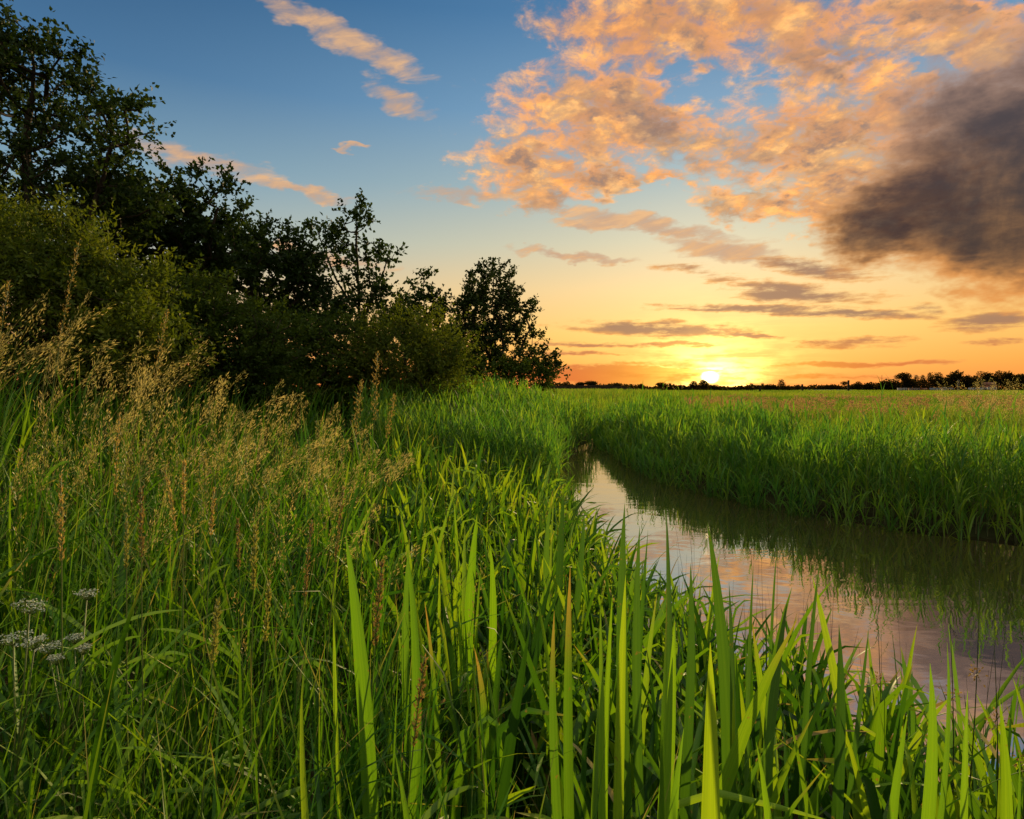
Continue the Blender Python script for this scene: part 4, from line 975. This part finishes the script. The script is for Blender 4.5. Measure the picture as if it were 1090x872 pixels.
# white umbel flowers at the left
floret = plain_mat('white_floret', (.26, .28, .21), (.42, .44, .35), 300, .8, spec=.1)
def umbel(label, base, heads, seed):
    r = np.random.default_rng(seed+40); bx, d = base; p = at(bx, 700, d); b = np.array([p[0], d, float(ground_z(p[0], d))-.02])
    root = tag(empty('umbel_plant', b), label, 'wildflower', 'white umbel wildflowers in the left meadow')
    hp = [at(x, y, d+dd) for x, y, w, dd in heads]
    fork = np.mean(hp, 0)*.55+b*.45; fork[0] = fork[0]*.5+b[0]*.5
    B = Bag(); tube(B, [b, (b+fork)/2+[.01, 0, 0], fork], [.004, .0032, .0028], 6, rnd=.4, t=.2)
    for h in hp: tube(B, [fork, (fork+h)/2+[0, 0, -.02], h-[0, 0, .02]], [.0022, .0018, .0014], 5, rnd=.5, t=.2)
    B.obj('stem', stem_m, root, b)
    for h, (x, y, w, dd) in zip(hp, heads):
        R = w*(d+dd)/FPX/2; tilt = r.normal(0, .22); B = Bag(); S = Bag(); c0 = h-[0, 0, .02]; S_end = []
        for k in range(14):
            a = k*2.4; q = R*math.sqrt((k+.5)/14); c = h+np.array([q*math.cos(a), q*math.sin(a), tilt*q*math.cos(a)-.12*q*q/R])
            tube(S, [c0, (c0+c)/2+[0, 0, -.003], c], [.0009, .0007, .0006], 4, rnd=.5, t=.2)
            m = 13; o = r.normal(0, 1, (m, 3))*[R*.13, R*.13, .0018]
            V, F, A = leaf_quads(c+o, nrm(r.normal(0, 1, (m, 3))*[1, 1, .4]), r.normal(0, .5, (m, 3))+[0, 0, 1], .0042, .0036, r.random(m)); B.add(V, F, **A)
        fl = B.obj('flower_head', floret, root, b); o2 = S.obj('ray_stems', stem_m, fl, b)
    for j in range(3):
        q = b+(fork-b)*(.3+.2*j); sd = [-1, 1, -1][j]; B = Bag()
        for k in range(9):
            f = k/8; c = q+np.array([sd*(.02+.14*f), 0, .03+.04*f-.05*f*f]); ln = .035*(1-f*.6)
            for s2 in (-1, 1): strap(B, c, c+[sd*ln*.4, s2*ln*.6, .004], c+np.array([sd*ln*.7, s2*ln, -.004]), .007*(1-f*.4), 4, .2, (0, -.2, 1), r.random())
        B.obj('leaf', blade_m, root, b)
umbel('white umbel flower with three flat heads, farthest left at the frame edge', (8, 1.25), [(31, 643, 30, .0), (14, 677, 34, .02), (36, 681, 26, -.03)], 1)
umbel('white umbel flower with small heads right of the one at the frame edge', (70, 1.35), [(52, 687, 24, .02), (80, 677, 17, .05), (88, 688, 16, .0), (60, 699, 16, -.02), (92, 630, 20, .08)], 2)

# rushes at the right corner
rush_m = leaf_mat('rush_stem', [(.020, .034, .010), (.035, .05, .014), (.05, .05, .02)], trans=.05, gloss=.05)
rush_z = lambda x, y: (left_d(x, y) > -.25) & (left_d(x, y) < .35) & (x > .75)
P, d = scatter(1.0, 4.2, 62, 2.0, .5, 15, 60, rush_z); n = len(P); B = Bag()
for tw_ in (0, math.pi/2):
    rr = np.random.default_rng(5); V, F, A, C = blades(P, rr.uniform(.55, .95, n), .0032, rr.random(n)*PI2, np.abs(rr.normal(.06, .06, n)), rr.uniform(0, .15, n), 6, np.linspace(1, .2, 7), twist=tw_, power=1.5, rnd=rr.random(n)); B.add(V, F, **A)
tag(B.obj('rushes', rush_m), 'thin dark rush stems standing in the water margin at the lower right', 'rushes', kind='stuff')
def rush(label, bpx, d, tx, ty, fy, seed):
    r = np.random.default_rng(seed); p = at(bpx, 750, d); b = np.array([p[0], d, max(-.3, float(ground_z(p[0], d))-.02)]); tip = at(tx, ty, d)
    root = tag(empty('rush_stem', b), label, 'rush', 'rushes with brown flower clusters at the water edge')
    B = Bag(); s = np.linspace(0, 1, 10)[:, None]; C = b*(1-s)+tip*s+np.array([.02, 0, 0])*np.sin(s*math.pi)
    tube(B, C, np.linspace(.0024, .0006, 10), 6, rnd=.3, t=.2); B.obj('stem', rush_m, root, b)
    k = np.argmin([abs(at(0, fy, d)[2]-c[2]) for c in C]); n = 46; o = r.normal(0, 1, (n, 3))*[.008, .006, .010]+[-.006, -.004, 0]
    V, F, A = leaf_quads(C[k]+o, nrm(o+[0, 0, .004]), r.normal(0, 1, (n, 3)), .008, .0042, r.random(n)); B = Bag(); B.add(V, F, **A); B.obj('flower_cluster', brown, root, b)
rush('tallest dark rush leaning right, brown flower cluster halfway, lower right water', 1012, 1.45, 1043, 618, 714, 1)
rush('dark upright rush with a brown cluster, left of the tallest leaning rush', 1008, 1.5, 1011, 655, 738, 2)
rush('dark rush with small cluster standing alone before the peach reflection', 930, 1.7, 934, 655, 720, 3)
rush('dark rush with low brown cluster near the right frame edge', 1056, 1.4, 1058, 678, 752, 4)
rush('thick dark rush bent right at the frame edge with brown cluster', 1075, 1.3, 1090, 720, 795, 5)
#%%END_THINGS
